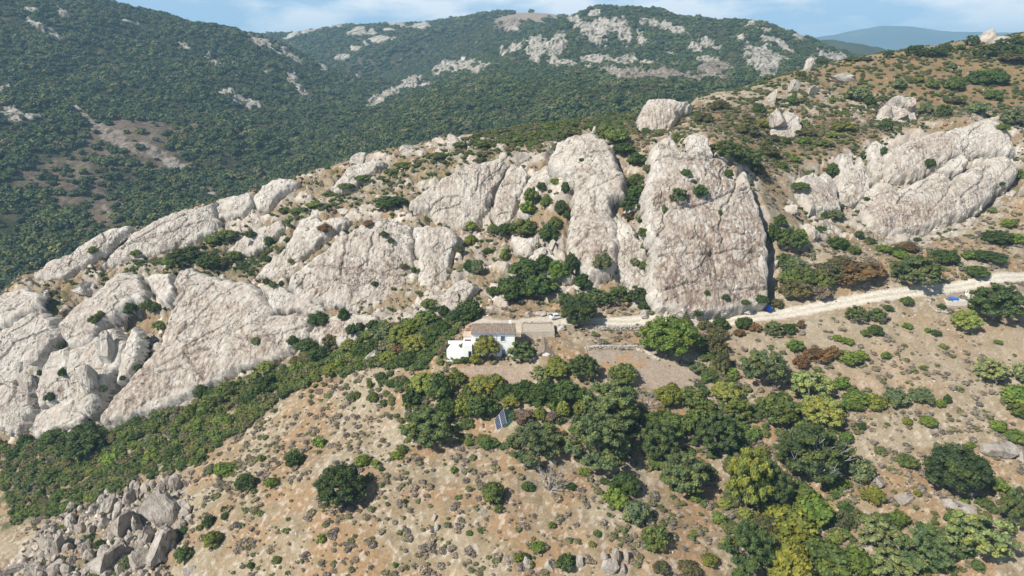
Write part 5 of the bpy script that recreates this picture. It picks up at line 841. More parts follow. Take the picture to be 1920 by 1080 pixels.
# ------------------------------------------------------------------ boulders
rock_src = [rock_mesh('boulder', 970+i, 3, M_ROCK2, 14, 1.0) for i in range(7)]; pale_src = [rock_mesh('boulder', 970+i, 3, M_ROCK, 14, 1.0) for i in range(7)]
BL = [ # px,py,half w,half h, phrase
 (175,957,16,14,'pointed grey boulder, left shoulder of the jagged foreground outcrop'),(130,978,10,13,'squared pale boulder at the far left of the jagged outcrop'),(205,952,11,22,'tall pillar boulder in the jagged foreground outcrop'),(225,944,9,12,'small leaning boulder right of the tall pillar boulder'),(243,933,10,15,'upright grey boulder with a shaded right side behind the outcrop'),
 (307,908,7,9,'small white tooth of rock at the top of the outcrop'),(331,912,10,16,'knobbly upright rock at the highest point of the outcrop'),(286,934,14,12,'low broken boulder below the highest rocks of the outcrop'),(303,962,36,30,'largest boulder of the jagged outcrop, dark on its right face'),(222,990,28,26,'broad brown boulder in the centre of the jagged outcrop'),(255,984,9,20,'narrow standing boulder between the two largest boulders'),
 (303,1022,30,30,'sloping slab boulder below the largest boulder of the outcrop'),(274,1005,13,14,'pale broken boulder under the narrow standing one'),(157,1030,16,14,'rounded pale boulder at the lower left of the outcrop'),(108,1022,14,28,'long grey boulder at the left foot of the outcrop'),(268,1048,24,20,'cracked grey boulder at the foot of the outcrop'),(190,1062,44,24,'wide pale rock mass at the very bottom of the outcrop'),(234,1036,9,13,'small dark sided boulder near the foot of the outcrop'),
 (340,948,9,13,'thin grey rock at the right edge of the outcrop'),(352,1073,13,8,'tilted loose block on bare soil right of the outcrop'),(55,1063,13,7,'low grey boulder near the bottom left corner'),(68,1048,9,8,'dark hollowed boulder near the bottom left corner'),(98,1072,20,13,'pale sloping boulder at the bottom edge, left part'),(20,1072,24,9,'flat boulder in the bottom left corner'),
 (1157,1046,11,19,'tallest of the upright grey rocks at the bottom centre'),(1174,1044,7,14,'slim white rock leaning on the tallest upright rock'),(1146,1066,15,15,'lower block of the upright rocks at the bottom centre'),(1087,1056,9,15,'grey rock beside the dark bush at the bottom centre'),(1168,1070,11,12,'squat rock at the foot of the upright rocks'),(1135,1048,8,13,'left hand rock of the upright group at the bottom centre'),
 (990,1055,10,9,'white stone by the yellowish bushes at the bottom edge'),(1030,1062,12,10,'pale rock at the bottom edge left of the dark bush'),(960,1050,9,7,'small pale rock left of the bottom centre bushes'),
 (1884,850,31,15,'big brown-grey boulder at the right edge below the sandy slope'),(1916,858,12,12,'split piece of the big boulder at the right edge'),(1812,962,34,16,'flat grey rock under the big oak lower right'),(1650,905,12,12,'grey rock beside the grey-green shrub lower right'),(1700,940,14,10,'white outcrop stone on the stony slope lower right'),
 (1862,73,26,15,'white rounded rock on the skyline at upper right'),(1883,78,14,10,'lower right shoulder of the white skyline rock'),(975,300,17,13,'round white boulder sitting on top of the white dome'),(945,296,12,9,'small rounded boulder left of the round white boulder'),(1113,245,5,10,'finger of stone standing on the pinnacled slab'),
 (1488,162,11,14,'tall pale rock on the orange hillside near its skyline'),(1520,172,12,12,'ragged pale rock right of the tall pale rock'),(1588,147,26,8,'long low rock in the orange upper hillside'),(1682,192,14,12,'upper rock of the white outcrop on the orange hillside'),(1705,200,16,14,'right rock of the white outcrop on the orange hillside'),(1665,210,12,12,'left rock of the white outcrop on the orange hillside'),(1690,215,16,10,'lowest rock of the white outcrop on the orange hillside'),(1460,225,20,20,'grey weathered rock patch left on the orange hillside'),(1448,185,12,14,'thin pale rock beside the grey weathered patch'),(1517,118,11,14,'white pillar rock on the skyline left of the small tree'),
 (1480,382,9,6,'small white boulder in the scrub left of the right cliff group'),(1487,398,14,12,'brown rounded boulder below the leftmost right hand slab'),(1520,440,26,16,'slanting grey rock above the bright tree near the road'),(1545,420,14,10,'pale rock at the foot of the notched fin'),(1690,445,22,10,'pale broken rock at the foot of the wide lower slab'),(1890,365,14,7,'white rock below the right end of the cliffs'),(1918,358,9,12,'white rock at the right edge of the cliffs'),
 (118,472,10,8,'round boulder on the lower crest of the ridge'),(157,545,22,13,'overhanging rounded boulder on the left massif'),(78,582,9,9,'pointed rock on top of the pale left buttress'),(228,598,13,26,'dark leaning block in the shaded cleft of the left massif'),(58,665,22,14,'bluish shaded boulder on the pale left buttress'),(205,655,16,30,'dark grey face beside the shaded cleft'),(170,715,24,30,'grey diamond shaped face low in the left massif'),(50,720,16,22,'pale block at the left edge above the thicket'),
 (645,400,14,7,'white block on the ridge above the broad white slab'),(590,405,10,9,'pale block at the head of the narrow rock strip'),(465,455,7,9,'small upright stone in the scrub of the ridge'),(440,500,5,8,'small white stone above the huge stained slab'),(675,300,18,8,'dark weathered rock on the ridge crest'),(760,280,18,7,'grey rock on the crest above the scrub'),(850,262,18,7,'pale boulder at the highest point of the middle crest'),(790,288,12,6,'pinkish boulder on the crest'),(700,318,14,6,'low pale boulder under the crest'),(905,262,10,5,'white stone on the far crest'),
 (990,470,12,14,'white tooth shaped rock in the bushy gully'),(1005,458,9,14,'sharp white rock in the bushy gully'),(1020,475,12,9,'pale rock below the sharp white rocks in the gully'),(1035,460,8,10,'pinkish rock at the right side of the gully'),(1210,592,12,6,'low rounded boulder left foot of the largest slab'),(1236,592,12,6,'long pale boulder beside the road'),(1249,586,6,5,'white cube shaped boulder beside the road'),(1432,500,8,20,'upright grey rock flake at the right foot of the largest slab'),(1452,500,4,12,'thin pale stone post right of the largest slab'),(1404,585,18,6,'pale rock ledge beside the blue barrel'),
 (1010,590,12,5,'pale boulder beside the yard'),(990,592,10,5,'low brown boulder beside the yard'),(1052,617,9,8,'dark boulder at the corner of the yard'),(1025,588,7,4,'white stone at the top of the yard'),(820,572,10,6,'pinkish boulder above the house'),(800,585,14,9,'grey sloping boulder above the thicket left of the house'),(850,555,10,8,'pinkish rock in the slope above the house'),
 (815,970,7,5,'grey stone on the bare slope below the oaks'),(817,990,5,8,'dark upright stone on the bare slope'),(860,975,7,6,'pale stone on the bare slope'),(905,960,9,6,'white stone on the bare slope'),(725,835,5,4,'white stone near the leafy cork oak'),(866,882,6,5,'pale stone under the cork oak left of the solar panel'),(700,668,14,12,'grey rock at the top of the bare slope'),(640,700,8,6,'small white rock at the edge of the thicket')]
for i, (px, py, w, h, lb) in enumerate(BL):
    q = ray(px, py+h*0.55)
    if q is None or q[0][1] > 520: q = ray(px, py+h*1.1)
    if q is None or q[0][1] > 520: continue
    p = q[0]; m = depth_of(p)/FPX; o = link('boulder', (pale_src if py < 800 else rock_src)[i % 7], None, (p.x, p.y+w*m*0.35, p.z+h*m*0.35)); o.scale = (w*m*1.45, w*m*1.3, h*m*1.75)
    o.rotation_euler = (rnd.uniform(-.2, .2), rnd.uniform(-.3, .3), rnd.choice([0.3, 1.2, 2.2, 3.4, 4.6, 5.5])); o['label'] = lb; o['category'] = 'boulder'; o['group'] = 'boulders and rocks'
# ------------------------------------------------------------------ buildings and small objects
def zrow(py, Y): return CZ+Y*float(tanv(py))
def xat(px, Y, z): 
    d = Y*math.cos(PITCH)-(z-CZ)*math.sin(PITCH); return (px-960)/FPX*d
M_WHITE = flat_mat('whitewash', (0.80, 0.79, 0.76), 0.85, 0.05, 1.2)
M_PLASTER = flat_mat('pinkish_plaster', (0.52, 0.40, 0.31), 0.9, 0.15, 1.5)
M_GREYW = flat_mat('weathered_render', (0.42, 0.37, 0.30), 0.95, 0.2, 1.2)
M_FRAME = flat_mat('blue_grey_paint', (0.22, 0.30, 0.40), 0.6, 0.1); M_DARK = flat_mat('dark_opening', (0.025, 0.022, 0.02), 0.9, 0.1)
M_GLASS = flat_mat('window_glass', (0.05, 0.07, 0.09), 0.12, 0.05)
def tile_mat():
    m, nt, b = newmat('clay_tiles', 0.9); p = N(nt, 'ShaderNodeTexCoord').outputs['Object']
    n = noise(nt, p, 2.5, 5, 0.7); n2 = noise(nt, mapping(nt, p, (6, 0.6, 1)), 1.0, 3)
    c = ramp(nt, n, [(0.3, (0.15, 0.115, 0.09)), (0.5, (0.24, 0.185, 0.145)), (0.7, (0.33, 0.285, 0.23))]); c = mix(nt, 1.0, c, ramp(nt, n2, [(0.35, 0.65), (0.65, 1.25)]), 'MULTIPLY')
    nt.links.new(c, b.inputs['Base Color']); return m
M_TILE = tile_mat()
def tiled(A, B, C, D, n, name, parent, rows=10):
    """corrugated roof slope: eave A->B, ridge D->C"""
    A, B, C, D = map(Vector, (A, B, C, D)); nr = ((B-A).cross(D-A)).normalized()
    if nr.z < 0: nr = -nr
    V = []; F = []
    us = np.linspace(0, 1, n*4+1)
    for j in range(rows+1):
        for u in us:
            v = j/rows; p = A.lerp(B, u).lerp(D.lerp(C, u), v); V.append(p+nr*(0.07*abs(math.sin(u*n*math.pi))+0.03*(j % 2)+0.05))
    k = len(us)
    for j in range(rows):
        for i in range(k-1): F.append((j*k+i, j*k+i+1, (j+1)*k+i+1, (j+1)*k+i))
    b = len(V); V += [A-nr*0.12, B-nr*0.12, C-nr*0.12, D-nr*0.12]; F.append((b+3, b+2, b+1, b))
    F += [tuple([0, b, b+1, k-1]), tuple([rows*k, b+3, b, 0]), tuple([k-1, b+1, b+2, rows*k+k-1])]
    me = bpy.data.meshes.new(name); me.from_pydata([tuple(v) for v in V], [], F); me.materials.append(M_TILE); return link(name, me, parent)
# --- farmhouse
Yf = cast(925, 668)[1]; z0 = zrow(668, Yf); HX0 = xat(885.5, Yf, z0+2.5); HX1 = xat(965, Yf, z0+2.5); ze = zrow(625.5, Yf)-z0; HW = HX1-HX0; HD = 5.4; hr = zrow(607.5, Yf+HD/2)-z0
house = empty('farmhouse', (HX0, Yf, z0), 'white two storey farmhouse with a brown tiled roof on the terrace', 'house')
w = MB(); 
ops = [(HW*0.17, HW*0.17+1.05, ze-2.25, ze-0.75), (HW*0.68, HW*0.68+1.05, ze-2.25, ze-0.75), (HW*0.70, HW*0.70+0.9, 0.05, 2.0)]
xs = sorted({0, HW, *[o[0] for o in ops], *[o[1] for o in ops]}); zs = sorted({-1.5, ze, *[o[2] for o in ops], *[o[3] for o in ops]})
for i in range(len(xs)-1):
    for j in range(len(zs)-1):
        cx, cz = (xs[i]+xs[i+1])/2, (zs[j]+zs[j+1])/2
        if not any(o[0] < cx < o[1] and o[2] < cz < o[3] for o in ops): w.box(xs[i], xs[i+1], 0, 0.45, zs[j], zs[j+1])
w.box(0, 0.45, 0.45, HD, -1.5, ze); w.box(HW-0.45, HW, 0.45, HD, -1.5, ze); w.box(0.45, HW-0.45, HD-0.45, HD, -1.5, ze)
for x0 in (0, HW-0.45): w.slab([(x0, 0, ze), (x0, HD, ze), (x0, HD/2, hr-0.1)], (0.45, 0, 0))
w.obj('wall', M_WHITE, house)
tiled((-0.25, -0.35, ze-0.02), (HW+0.25, -0.35, ze-0.02), (HW+0.25, HD/2, hr), (-0.25, HD/2, hr), 42, 'roof_slope', house)
tiled((HW+0.25, HD+0.35, ze-0.02), (-0.25, HD+0.35, ze-0.02), (-0.25, HD/2, hr), (HW+0.25, HD/2, hr), 42, 'roof_slope', house)
MB().tube((-0.25, HD/2, hr+0.08), (HW+0.25, HD/2, hr+0.08), 0.14, n=8).obj('ridge_tile', M_TILE, house)
MB().box(HW+0.26, HW+0.34, -0.3, HD/2, ze-0.05, ze+0.12).obj('verge_board', M_FRAME, house)
MB().tube((-0.2, -0.42, ze-0.1), (HW+0.2, -0.42, ze-0.1), 0.07, n=6).obj('gutter', M_FRAME, house)
MB().tube((HW*0.575, -0.08, ze-0.15), (HW*0.575, -0.08, 0), 0.05, n=6).obj('drainpipe', M_FRAME, house)
for (a, b, c, d) in ops[:2]:
    f = MB(); f.box(a, a+0.09, 0.12, 0.22, c, d); f.box(b-0.09, b, 0.12, 0.22, c, d); f.box(a+0.09, b-0.09, 0.12, 0.22, c, c+0.09); f.box(a+0.09, b-0.09, 0.12, 0.22, d-0.09, d); f.box((a+b)/2-0.05, (a+b)/2+0.05, 0.12, 0.22, c+0.09, d-0.09)
    win = f.obj('window', M_FRAME, house)
    for q0, q1 in ((a+0.09, (a+b)/2-0.05), ((a+b)/2+0.05, b-0.09)): MB().box(q0, q1, 0.15, 0.18, c+0.09, d-0.09).obj('pane', M_GLASS, win)
    MB().box(a-0.12, b+0.12, -0.12, 0.02, c-0.12, c-0.004).obj('window_sill', M_WHITE, win)
    for q0, q1 in ((a-0.28, a-0.02), (b+0.02, b+0.28)): MB().box(q0, q1, -0.06, -0.004, c, d).obj('shutter', flat_mat('pale_shutter', (0.55, 0.60, 0.66), 0.7), win)
a, b, c, d = ops[2]; dr = MB().box(a+0.03, b-0.03, 0.15, 0.21, c, d-0.03).obj('door', M_FRAME, house); MB().box(a+0.1, a+0.15, 0.10, 0.148, 0.95, 1.1).obj('handle', M_DARK, dr)
# --- lower annex and terrace
za = zrow(648, Yf-1.2)-z0; ax0 = xat(868, Yf, z0)-HX0
an = MB(); an.box(ax0, -0.005, -1.2, -0.9, -1.5, za); an.box(ax0, ax0+0.3, -0.9, 3.2, -1.5, za); an.box(ax0+0.3, -0.005, -0.9, 3.2, za-0.25, za-0.002)
an.obj('annex_wall', M_WHITE, house)
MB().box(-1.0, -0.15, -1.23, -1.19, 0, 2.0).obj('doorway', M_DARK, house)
MB().box(ax0+0.2, -0.01, 1.2, 3.6, za, za+1.55).obj('lean_to', M_WHITE, house); MB().slab([(ax0+0.05, 1.0, za+1.56), (-0.005, 1.0, za+1.56), (-0.005, 3.8, za+1.9), (ax0+0.05, 3.8, za+1.9)], (0, 0, 0.14)).obj('lean_to_roof', M_PLASTER, house)
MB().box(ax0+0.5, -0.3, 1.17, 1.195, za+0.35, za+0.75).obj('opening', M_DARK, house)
tx0 = xat(838, Yf, z0)-HX0; zt = zrow(656, Yf-0.8)-z0
te = MB(); te.slab([(tx0, -0.6, -1.6), (ax0-0.004, -1.0, -1.6), (ax0-0.004, 3.4, -1.6), (tx0+0.8, 3.2, -1.6)], (0, 0, zt+1.6)); te.obj('terrace', M_WHITE, house)
pa = MB(); pa.box(tx0+0.1, ax0-0.01, 3.2, 3.45, zt, zt+0.9); pa.obj('parapet', M_WHITE, house)
def rubble(name, pts, n, size, hgt, parent=None, seed=1, mat=None, thick=0.5):
    """a run of stacked stones along a ground polyline"""
    r = np.random.default_rng(seed); Vs = []; Fs = []; nv = 0; P = np.array(pts, float); seg = np.hypot(*(P[1:, :2]-P[:-1, :2]).T); L_ = np.r_[0, np.cumsum(seg)]
    for i in range(n):
        t = r.uniform(0, L_[-1]); x = np.interp(t, L_, P[:, 0]); y = np.interp(t, L_, P[:, 1]); z = np.interp(t, L_, P[:, 2])
        V, F = ICO1; s = size*r.uniform(0.6, 1.35); V = V*(1+0.22*r.uniform(-1, 1, len(V)))[:, None]*[s, s*0.9, s*0.6]
        h = r.uniform(0, hgt); Vs.append(V+[x+r.uniform(-thick, thick)*0.5, y+r.uniform(-thick, thick)*0.5, z+h]); Fs.append(F+nv); nv += len(V)
    me = mesh_np(name, np.concatenate(Vs), np.concatenate(Fs), mat or M_STONE, False, {'v': ('FLOAT', r.uniform(0.2, 0.9, nv))}); return link(name, me, parent)
ru = rubble('ruined_wall', [(ax0-0.2, 4.6, za+0.4), (ax0+1.2, 5.2, za+1.6), (-0.4, 5.3, za+2.2)], 150, 0.28, 1.6, house, 3, flat_mat('orange_stone', (0.45, 0.30, 0.20), 0.95, 0.25, 2.0)); ru['kind'] = 'stuff'
# --- little barn and roofless outhouse
Yb = cast(1012, 672)[1]; zb = zrow(672, Yb); bx0 = xat(1003, Yb, zb+2); bx1 = xat(1041, Yb, zb+2); bw = bx1-bx0; bm = xat(1022.5, Yb, zb+4)-bx0; bl = 8.2
hb = zrow(657.5, Yb)-zb; he = hb-1.55
barn = empty('barn', (bx0, Yb, zb), 'small barn with brown tiled gable roof and white gable end', 'barn')
w = MB(); w.box(0, 0.4, 0.4, bl, -1.5, he); w.box(bw-0.4, bw, 0.4, bl, -1.5, he); w.slab([(0, 0, -1.5), (bw, 0, -1.5), (bw, 0, he), (bm, 0, hb), (0, 0, he)], (0, 0.4, 0)); w.slab([(0, bl, -1.5), (bw, bl, -1.5), (bw, bl, he), (bm, bl, hb), (0, bl, he)], (0, 0.4, 0)); w.obj('wall', M_WHITE, barn)
tiled((-0.25, bl+0.5, he), (-0.25, -0.3, he), (bm, -0.3, hb+0.12), (bm, bl+0.5, hb+0.12), 30, 'roof_slope', barn)
tiled((bw+0.25, -0.3, he), (bw+0.25, bl+0.5, he), (bm, bl+0.5, hb+0.12), (bm, -0.3, hb+0.12), 30, 'roof_slope', barn)
MB().tube((bm, -0.3, hb+0.2), (bm, bl+0.5, hb+0.2), 0.13, n=8).obj('ridge_tile', M_TILE, barn)
MB().box(1.0, 1.9, -0.03, -0.004, -0.3, 1.7).obj('door', M_FRAME, barn)
MB().tube((0.6, 0.2, he), (0.6, 0.2, he+1.0), 0.09, n=6).obj('chimney_pipe', M_WHITE, barn)
Yo = Yb+bl+0.9; zo = HN(np.array(xat(1005, Yo, 0)), np.array(Yo)); zo = float(zo); ox0 = xat(977, Yo, zo+2); ox1 = xat(1040, Yo, zo+2); oh = max(1.9, zrow(650, Yo)-zo)
out = empty('outhouse', (ox0, Yo, zo), 'low flat roofed grey stone outhouse behind the little barn', 'outhouse')
w = MB(); w.box(0, ox1-ox0, 0, 0.4, -1.5, oh); w.box(0, 0.4, 0.4, 6.0, -1.5, oh+0.1); w.box(ox1-ox0-0.4, ox1-ox0, 0.4, 6.0, -1.5, oh+0.1); w.box(0.4, ox1-ox0-0.4, 5.6, 6.0, -1.5, oh+0.35); w.obj('wall', M_GREYW, out)
MB().box(0.4, ox1-ox0-0.4, 0.4, 5.6, oh-0.25, oh-0.05).obj('roof', M_GREYW, out)
rb = rubble('coping_stone', [(0.2, 5.8, oh+0.4), (ox1-ox0-0.2, 5.8, oh+0.4)], 130, 0.22, 0.3, out, 9); rb['kind'] = 'stuff'
# --- dry stone walls
def wallrun(label, pts, n, seed, hgt=0.9, size=0.26):
    P = [];
    for a in pts:
        c = cast(*a); P.append((c[0], c[1], ground_z(c[0], c[1])))
    o = rubble('stone_wall', P, n, size, hgt, None, seed); o['label'] = label; o['category'] = 'stone wall'; o['group'] = 'dry stone walls'
wallrun('long pale dry stone wall along the top of the fenced field', [(1098,658),(1130,655),(1165,653),(1195,652)], 520, 21, 1.0)
wallrun('tumbled stone wall curving down beside the bright tree by the field', [(1195,654),(1215,662),(1235,676)], 200, 22, 0.5)
wallrun('stone retaining wall under the dirt road left of the bright tree', [(1095,616),(1130,618),(1165,618),(1200,617)], 420, 23, 1.2, 0.3)
wallrun('stone edging on the yard above the little barn', [(985,632),(1010,631),(1038,632)], 200, 24, 0.5)
wallrun('ring of scattered stones below the roadside oak', [(1742,562),(1743,573),(1755,585),(1775,588),(1800,583)], 120, 25, 0.3, 0.3)
wallrun('loose stone heap left of the white terrace of the house', [(832,655),(838,665),(850,672)], 160, 26, 0.6, 0.35)
# --- solar panels on their dark green shed
c0 = Vector(cast(934, 812)); Ys = c0.y; zs0 = zrow(815, Ys)
def P3(px, py, Y): return Vector((xat(px, Y, zrow(py, Y)), Y, zrow(py, Y)))
Ca = P3(933, 816, Ys); Cb = P3(950.5, 794, Ys+1.9)
up = Vector((0.50, 0.28, 0.0)); 
# panel plane: lower edge Ca->Cb runs away to the right rear, upper edge is higher and further
Cd = P3(926.5, 788, Ys+2.0); Cc = Cb+(Cd-Ca)
sol = empty('solar_array', (Ca.x, Ca.y, zs0), 'tilted blue solar panels in two columns on a dark green shed', 'solar panel')
def loc(p): return p-Vector((Ca.x, Ca.y, zs0))
A_, B_, C_, D_ = map(loc, (Ca, Cb, Cc, Cd)); nrm = (B_-A_).cross(D_-A_).normalized()
if nrm.x > 0: nrm = -nrm
if nrm.z < 0 and abs(nrm.z) > abs(nrm.x): nrm = -nrm
M_ALU = flat_mat('aluminium', (0.62, 0.64, 0.66), 0.4, 0.05); M_CELL = flat_mat('solar_cells', (0.022, 0.035, 0.075), 0.3, 0.1); M_SHED = flat_mat('dark_green_sheet', (0.018, 0.05, 0.04), 0.7, 0.2)
MB().slab([A_, B_, C_, D_], -nrm*0.08).obj('mounting_frame', M_ALU, sol)
pm = None
for i in range(2):
    for j in range(9):
        u0, u1 = i*0.5+0.03, i*0.5+0.47; v0, v1 = j/9+0.014, (j+1)/9-0.014
        q = [A_.lerp(B_, u).lerp(D_.lerp(C_, u), v) for u, v in ((u0, v0), (u1, v0), (u1, v1), (u0, v1))]
        MB().slab([p+nrm*0.02 for p in q], nrm*0.03).obj('panel', M_CELL, sol)
bk = Vector((1.9, 0.9, 0))
g0 = min(A_.z, B_.z)-0.8
sh = MB(); pts = [A_-nrm*0.1, D_-nrm*0.1, Vector((D_.x+bk.x, D_.y+bk.y, D_.z-1.2)), Vector((A_.x+bk.x*1.3, A_.y+bk.y*1.3, g0))]
sh.poly([A_-nrm*0.12, B_-nrm*0.12, C_-nrm*0.12, D_-nrm*0.12]); e = bk*1.35; zf = g0
a2, b2, c2, d2 = [Vector((p.x, p.y, ground_z(p.x+Ca.x, p.y+Ca.y)-zs0+h_)) for p, h_ in ((A_+e*0.9, 0.15), (B_+e*0.9, 0.15), (C_+e*0.75, 0.9), (D_+e*0.75, 0.9))]
sh.poly([D_-nrm*0.12, C_-nrm*0.12, c2, d2]); sh.poly([B_-nrm*0.12, b2, c2, C_-nrm*0.12]); sh.poly([A_-nrm*0.12, D_-nrm*0.12, d2, a2]); sh.poly([A_-nrm*0.12, a2, b2, B_-nrm*0.12])
sh.obj('shed', M_SHED, sol)
for p in (A_.lerp(B_, 0.1), A_.lerp(B_, 0.9)): MB().tube(p-nrm*0.1, (p.x, p.y, p.z-1.6), 0.06).obj('post', M_ALU, sol)
# --- cars
def car(px, py, rz, color, label, suv=False):
    q = cast(px, py); z = ground_z(q[0], q[1])
    t = empty('parked_car', (q[0], q[1], z+0.02), label, 'car', 'parked cars', rz)
    Lh, Wd = 2.1, 0.88; prof = [(-Lh, 0.35), (-Lh, 0.80), (-1.95, 0.98), (-1.72, 1.02), (-1.25, 1.50), (0.35, 1.52), (1.05, 1.02), (1.85, 0.86), (Lh, 0.68), (Lh, 0.35)]
    if suv: prof = [(-Lh, 0.4), (-Lh, 1.0), (-2.0, 1.6), (-1.85, 1.72), (0.4, 1.74), (1.0, 1.12), (1.9, 1.0), (Lh, 0.85), (Lh, 0.4)]
    m, nt, b = newmat('car_paint', 0.25); b.inputs['Base Color'].default_value = (*color, 1); b.inputs['Coat Weight'].default_value = 0.6
    import bmesh
    bm = bmesh.new(); rings = []
    for yy, k in ((-Wd, 0.94), (-Wd*0.94, 1.0), (Wd*0.94, 1.0), (Wd, 0.94)): rings.append([bm.verts.new((x*(k if abs(yy) == Wd else 1), yy*(1-0.14*sm(1.0, 1.6, zz)), 0.35+(zz-0.35)*(k if abs(yy) == Wd else 1))) for x, zz in prof])
    n = len(prof)
    for a in range(3):
        for i in range(n): j = (i+1) % n; bm.faces.new((rings[a][i], rings[a][j], rings[a+1][j], rings[a+1][i]))
    bm.faces.new(rings[0][::-1]); bm.faces.new(rings[3]); bmesh.ops.recalc_face_normals(bm, faces=bm.faces)
    me = bpy.data.meshes.new('body'); bm.to_mesh(me); bm.free(); me.materials.append(m); link('body', me, t)
    g = MB(); zt, zl = (1.66, 1.14) if suv else (1.45, 1.05)
    for s_ in (-1, 1):
        y1 = s_*(Wd-0.02); y2 = s_*(Wd*0.86+0.012); g2 = MB().slab([(-1.35, y1+s_*0.01, zl), (0.75, y1+s_*0.01, zl), (0.28, y2, zt), (-1.1, y2, zt)], (0, s_*0.02, 0)); g2.obj('side_window', M_GLASS, t)
    MB().slab([(1.03, -0.72, zl+0.02), (1.03, 0.72, zl+0.02), (0.40, 0.66, zt+0.02), (0.40, -0.66, zt+0.02)], (0.03, 0, 0.03)).obj('windscreen', M_GLASS, t)
    MB().slab([(-1.80 if not suv else -2.06, -0.70, zl+0.02), (-1.80 if not suv else -2.06, 0.70, zl+0.02), (-1.30 if not suv else -1.95, 0.64, zt), (-1.30 if not suv else -1.95, -0.64, zt)], (-0.03, 0, 0.03)).obj('rear_window', M_GLASS, t)
    MT = flat_mat('tyre', (0.02, 0.02, 0.02), 0.9)
    for wx in (-1.3, 1.3):
        for s_ in (-1, 1):
            wh = MB().tube((wx, s_*0.70, 0.33), (wx, s_*0.90, 0.33), 0.33, n=14).obj('wheel', MT, t); MB().tube((wx, s_*0.90, 0.33), (wx, s_*0.915, 0.33), 0.2, n=10).obj('rim', M_ALU, wh)
    for s_ in (-1, 1):
        MB().box(Lh-0.1, Lh+0.02, s_*0.6-0.17, s_*0.6+0.17, 0.62, 0.76).obj('headlight', M_WHITE, t); MB().box(-Lh-0.02, -Lh+0.1, s_*0.66-0.12, s_*0.66+0.12, 0.72, 0.9).obj('tail_light', flat_mat('red_lens', (0.4, 0.02, 0.02), 0.3), t)
car(1044, 597, R(20), (0.75, 0.75, 0.74), 'white car parked at the yard, half under a dark tree')
car(1907, 560, R(-38), (0.035, 0.06, 0.12), 'dark blue car parked beside the big tree at the right edge')
# --- blue barrel, bags
q = cast(1441, 583); zq = ground_z(q[0], q[1]); MB_ = flat_mat('blue_plastic', (0.01, 0.11, 0.62), 0.35, 0.05)
t = empty('water_barrel', (q[0], q[1], zq), 'bright blue barrel standing beside the dirt road', 'barrel')
b = MB(); rr = [0.62, 0.7, 0.7, 0.74, 0.7, 0.7, 0.6]; hh = [0, 0.12, 0.7, 0.78, 0.86, 1.55, 1.72]
for i in range(6): b.tube((0, 0, hh[i]), (0, 0, hh[i+1]), rr[i], rr[i+1], 16, i in (0, 5))
b.obj('body', MB_, t, True); MB().tube((0, 0, 1.72), (0, 0, 1.80), 0.3, n=12).obj('lid', M_FRAME, t)
o = link('rubble_sack', rock_mesh('rubble_sack', 71, 2, M_WHITE, 5), None, (q[0]+1.35, q[1]+1.2, zq+0.5)); o.scale = (0.6, 0.5, 0.55); o['label'] = 'white sack right behind the blue barrel'; o['category'] = 'sack'
# --- fenced corner with the blue pool
q = cast(1787, 566); zq = ground_z(q[0], q[1]); m_ = depth_of(Vector((q[0], q[1], zq)))/FPX
M_CONC = flat_mat('pale_concrete', (0.66, 0.63, 0.58), 0.9, 0.08, 1.5)
pf = MB(); pf.slab([(q[0]-2.6, q[1]-1.6, zq-1.0), (q[0]+7.0, q[1]-1.2, zq-1.0), (q[0]+7.0, q[1]+3.4, zq-1.0), (q[0]-2.4, q[1]+3.0, zq-1.0)], (0, 0, 1.45)); o = pf.obj('concrete_terrace', M_CONC); o['label'] = 'white concrete terrace beside the dirt road under the big tree'; o['category'] = 'terrace'; o['kind'] = 'thing'
zt = zq+0.46
pool = empty('paddling_pool', (q[0]+0.2, q[1]+0.5, zt), 'blue oval paddling pool on the white concrete terrace', 'pool')
def oval(rx, ry, z0_, z1_, mat, name, par, rx2=None, ry2=None):
    b = MB(); n = 24; rx2 = rx2 or rx; ry2 = ry2 or ry; V = [(rx*math.cos(2*math.pi*i/n), ry*math.sin(2*math.pi*i/n), z0_) for i in range(n)]+[(rx2*math.cos(2*math.pi*i/n), ry2*math.sin(2*math.pi*i/n), z1_) for i in range(n)]
    b.v = V; b.f = [(i, (i+1) % n, n+(i+1) % n, n+i) for i in range(n)]+[tuple(range(n-1, -1, -1)), tuple(range(n, 2*n))]; return b.obj(name, mat, par)
oval(1.55, 1.25, 0, 0.45, MB_, 'wall', pool); oval(1.35, 1.05, 0.452, 0.47, flat_mat('pool_water', (0.02, 0.22, 0.70), 0.08, 0.05), 'water', pool)
o = MB().box(q[0]+5.2, q[0]+5.9, q[1]+1.6, q[1]+3.1, zt+0.01, zt+1.9).obj('white_screen', M_WHITE); o['label'] = 'white upright wall panel at the back of the concrete terrace'; o['category'] = 'wall'
fe = empty('wire_fence', (q[0], q[1], zt), 'thin post and wire fence round the pool terrace', 'fence'); M_POST = flat_mat('post_metal', (0.25, 0.23, 0.21), 0.7)
pp = [(-2.3, -1.3), (0.3, -1.4), (3.2, -1.2), (6.8, -1.0), (6.6, 3.2), (3.6, 3.2), (0.6, 3.1), (-2.2, 2.9)]
for (x_, y_) in pp: MB().tube((x_, y_, 0), (x_, y_, 1.9), 0.06).obj('post', M_POST, fe)
for h_ in (0.5, 1.1, 1.75):
    wv = MB()
    for i in range(len(pp)): a_, b_ = pp[i], pp[(i+1) % len(pp)]; wv.tube((*a_, h_), (*b_, h_), 0.015, n=4)
    wv.obj('wire', M_POST, fe)
o = link('bucket', MB().tube((0, 0, 0), (0, 0, 0.6), 0.28, 0.34, 12).mesh('bucket', M_DARK), None, (q[0]+3.6, q[1]+2.2, zt)); o['label'] = 'black bucket on the concrete terrace'; o['category'] = 'bucket'
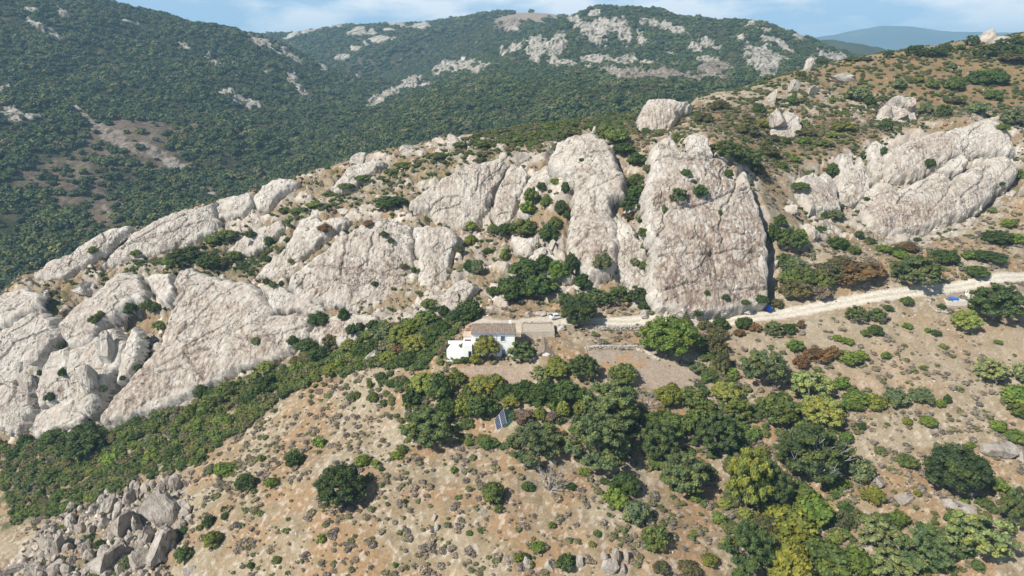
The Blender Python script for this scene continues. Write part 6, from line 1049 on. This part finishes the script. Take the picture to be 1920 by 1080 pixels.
# gate at the right edge
q = cast(1913, 545); zq = ground_z(q[0], q[1]); gt = empty('field_gate', (q[0], q[1], zq), 'grey field gate near the right edge beside the dirt road', 'gate', None, R(-35))
for x_ in (-1.5, 1.5): MB().tube((x_, 0, 0), (x_, 0, 1.9), 0.09).obj('post', M_POST, gt)
for h_ in (0.35, 0.75, 1.15, 1.55): MB().tube((-1.5, 0, h_), (1.5, 0, h_), 0.045, n=5).obj('rail', M_POST, gt)
MB().tube((-1.45, 0, 0.35), (1.45, 0, 1.55), 0.04, n=5).obj('brace', M_POST, gt)
# field fence posts
fz = empty('field_fence', (0, 0, 0), 'thin post fence across the dry field by the house', 'fence')
for (px, py) in [(1196, 664), (1198, 676), (1200, 690), (1201, 704), (1203, 718), (1130, 668), (1165, 664)]:
    c = cast(px, py); z = ground_z(c[0], c[1]); MB().tube((c[0], c[1], z-0.1), (c[0], c[1], z+1.3), 0.06).obj('post', M_POST, fz)
# far white cabin
def far_cabin(px, py, Y, s, lb):
    p = wp(px, py, Y); z = min(p[2], float(mid_surface(np.array([p[0]]), np.array([Y]))[0][0])+2); t = empty('cabin', (p[0], Y, z), lb, 'cabin'); MB().box(-s, s, -s*.7, s*.7, -2, s).obj('wall', M_WHITE, t); MB().slab([(-s, -s*.75, s), (s, -s*.75, s), (s, 0, s*1.5), (-s, 0, s*1.5)], (0, 0, 0.2)).obj('roof', M_TILE, t)
far_cabin(868, 74, 1700, 5, 'tiny white cabin high on the wooded slope of the central mountain')

for (px, py, w_, lb, c_) in [(852,664,0.5,'grey stone block beside the white terrace of the house',(0.4,0.37,0.33)),(1002,676,0.35,'small pale trough in front of the little barn',(0.5,0.47,0.42))]:
    c = cast(px, py); o = MB().box(-w_, w_, -w_*.6, w_*.6, 0, w_*1.1).obj('trough', flat_mat('stone_trough', c_)); o.location = (c[0], c[1], ground_z(c[0], c[1])-0.05); o['label'] = lb; o['category'] = 'trough'
ch = MB().box(HW*0.86, HW*0.86+0.7, HD/2-0.1, HD/2+0.5, hr-0.3, hr+0.95).obj('chimney', M_WHITE, house)
# ------------------------------------------------------------------ haze
hz = MB().box(-14000, 14000, -60, 10000, -140, 385)
mh = bpy.data.materials.new('haze_air'); mh.use_nodes = True; hn = mh.node_tree; hn.nodes.remove(hn.nodes['Principled BSDF'])
pv = N(hn, 'ShaderNodeVolumePrincipled'); pv.inputs['Color'].default_value = (0.42, 0.72, 1.0, 1); pv.inputs['Density'].default_value = HAZE; pv.inputs['Anisotropy'].default_value = 0.0
hn.links.new(pv.outputs[0], hn.nodes['Material Output'].inputs['Volume'])
ho = hz.obj('haze', mh); ho['kind'] = 'stuff'
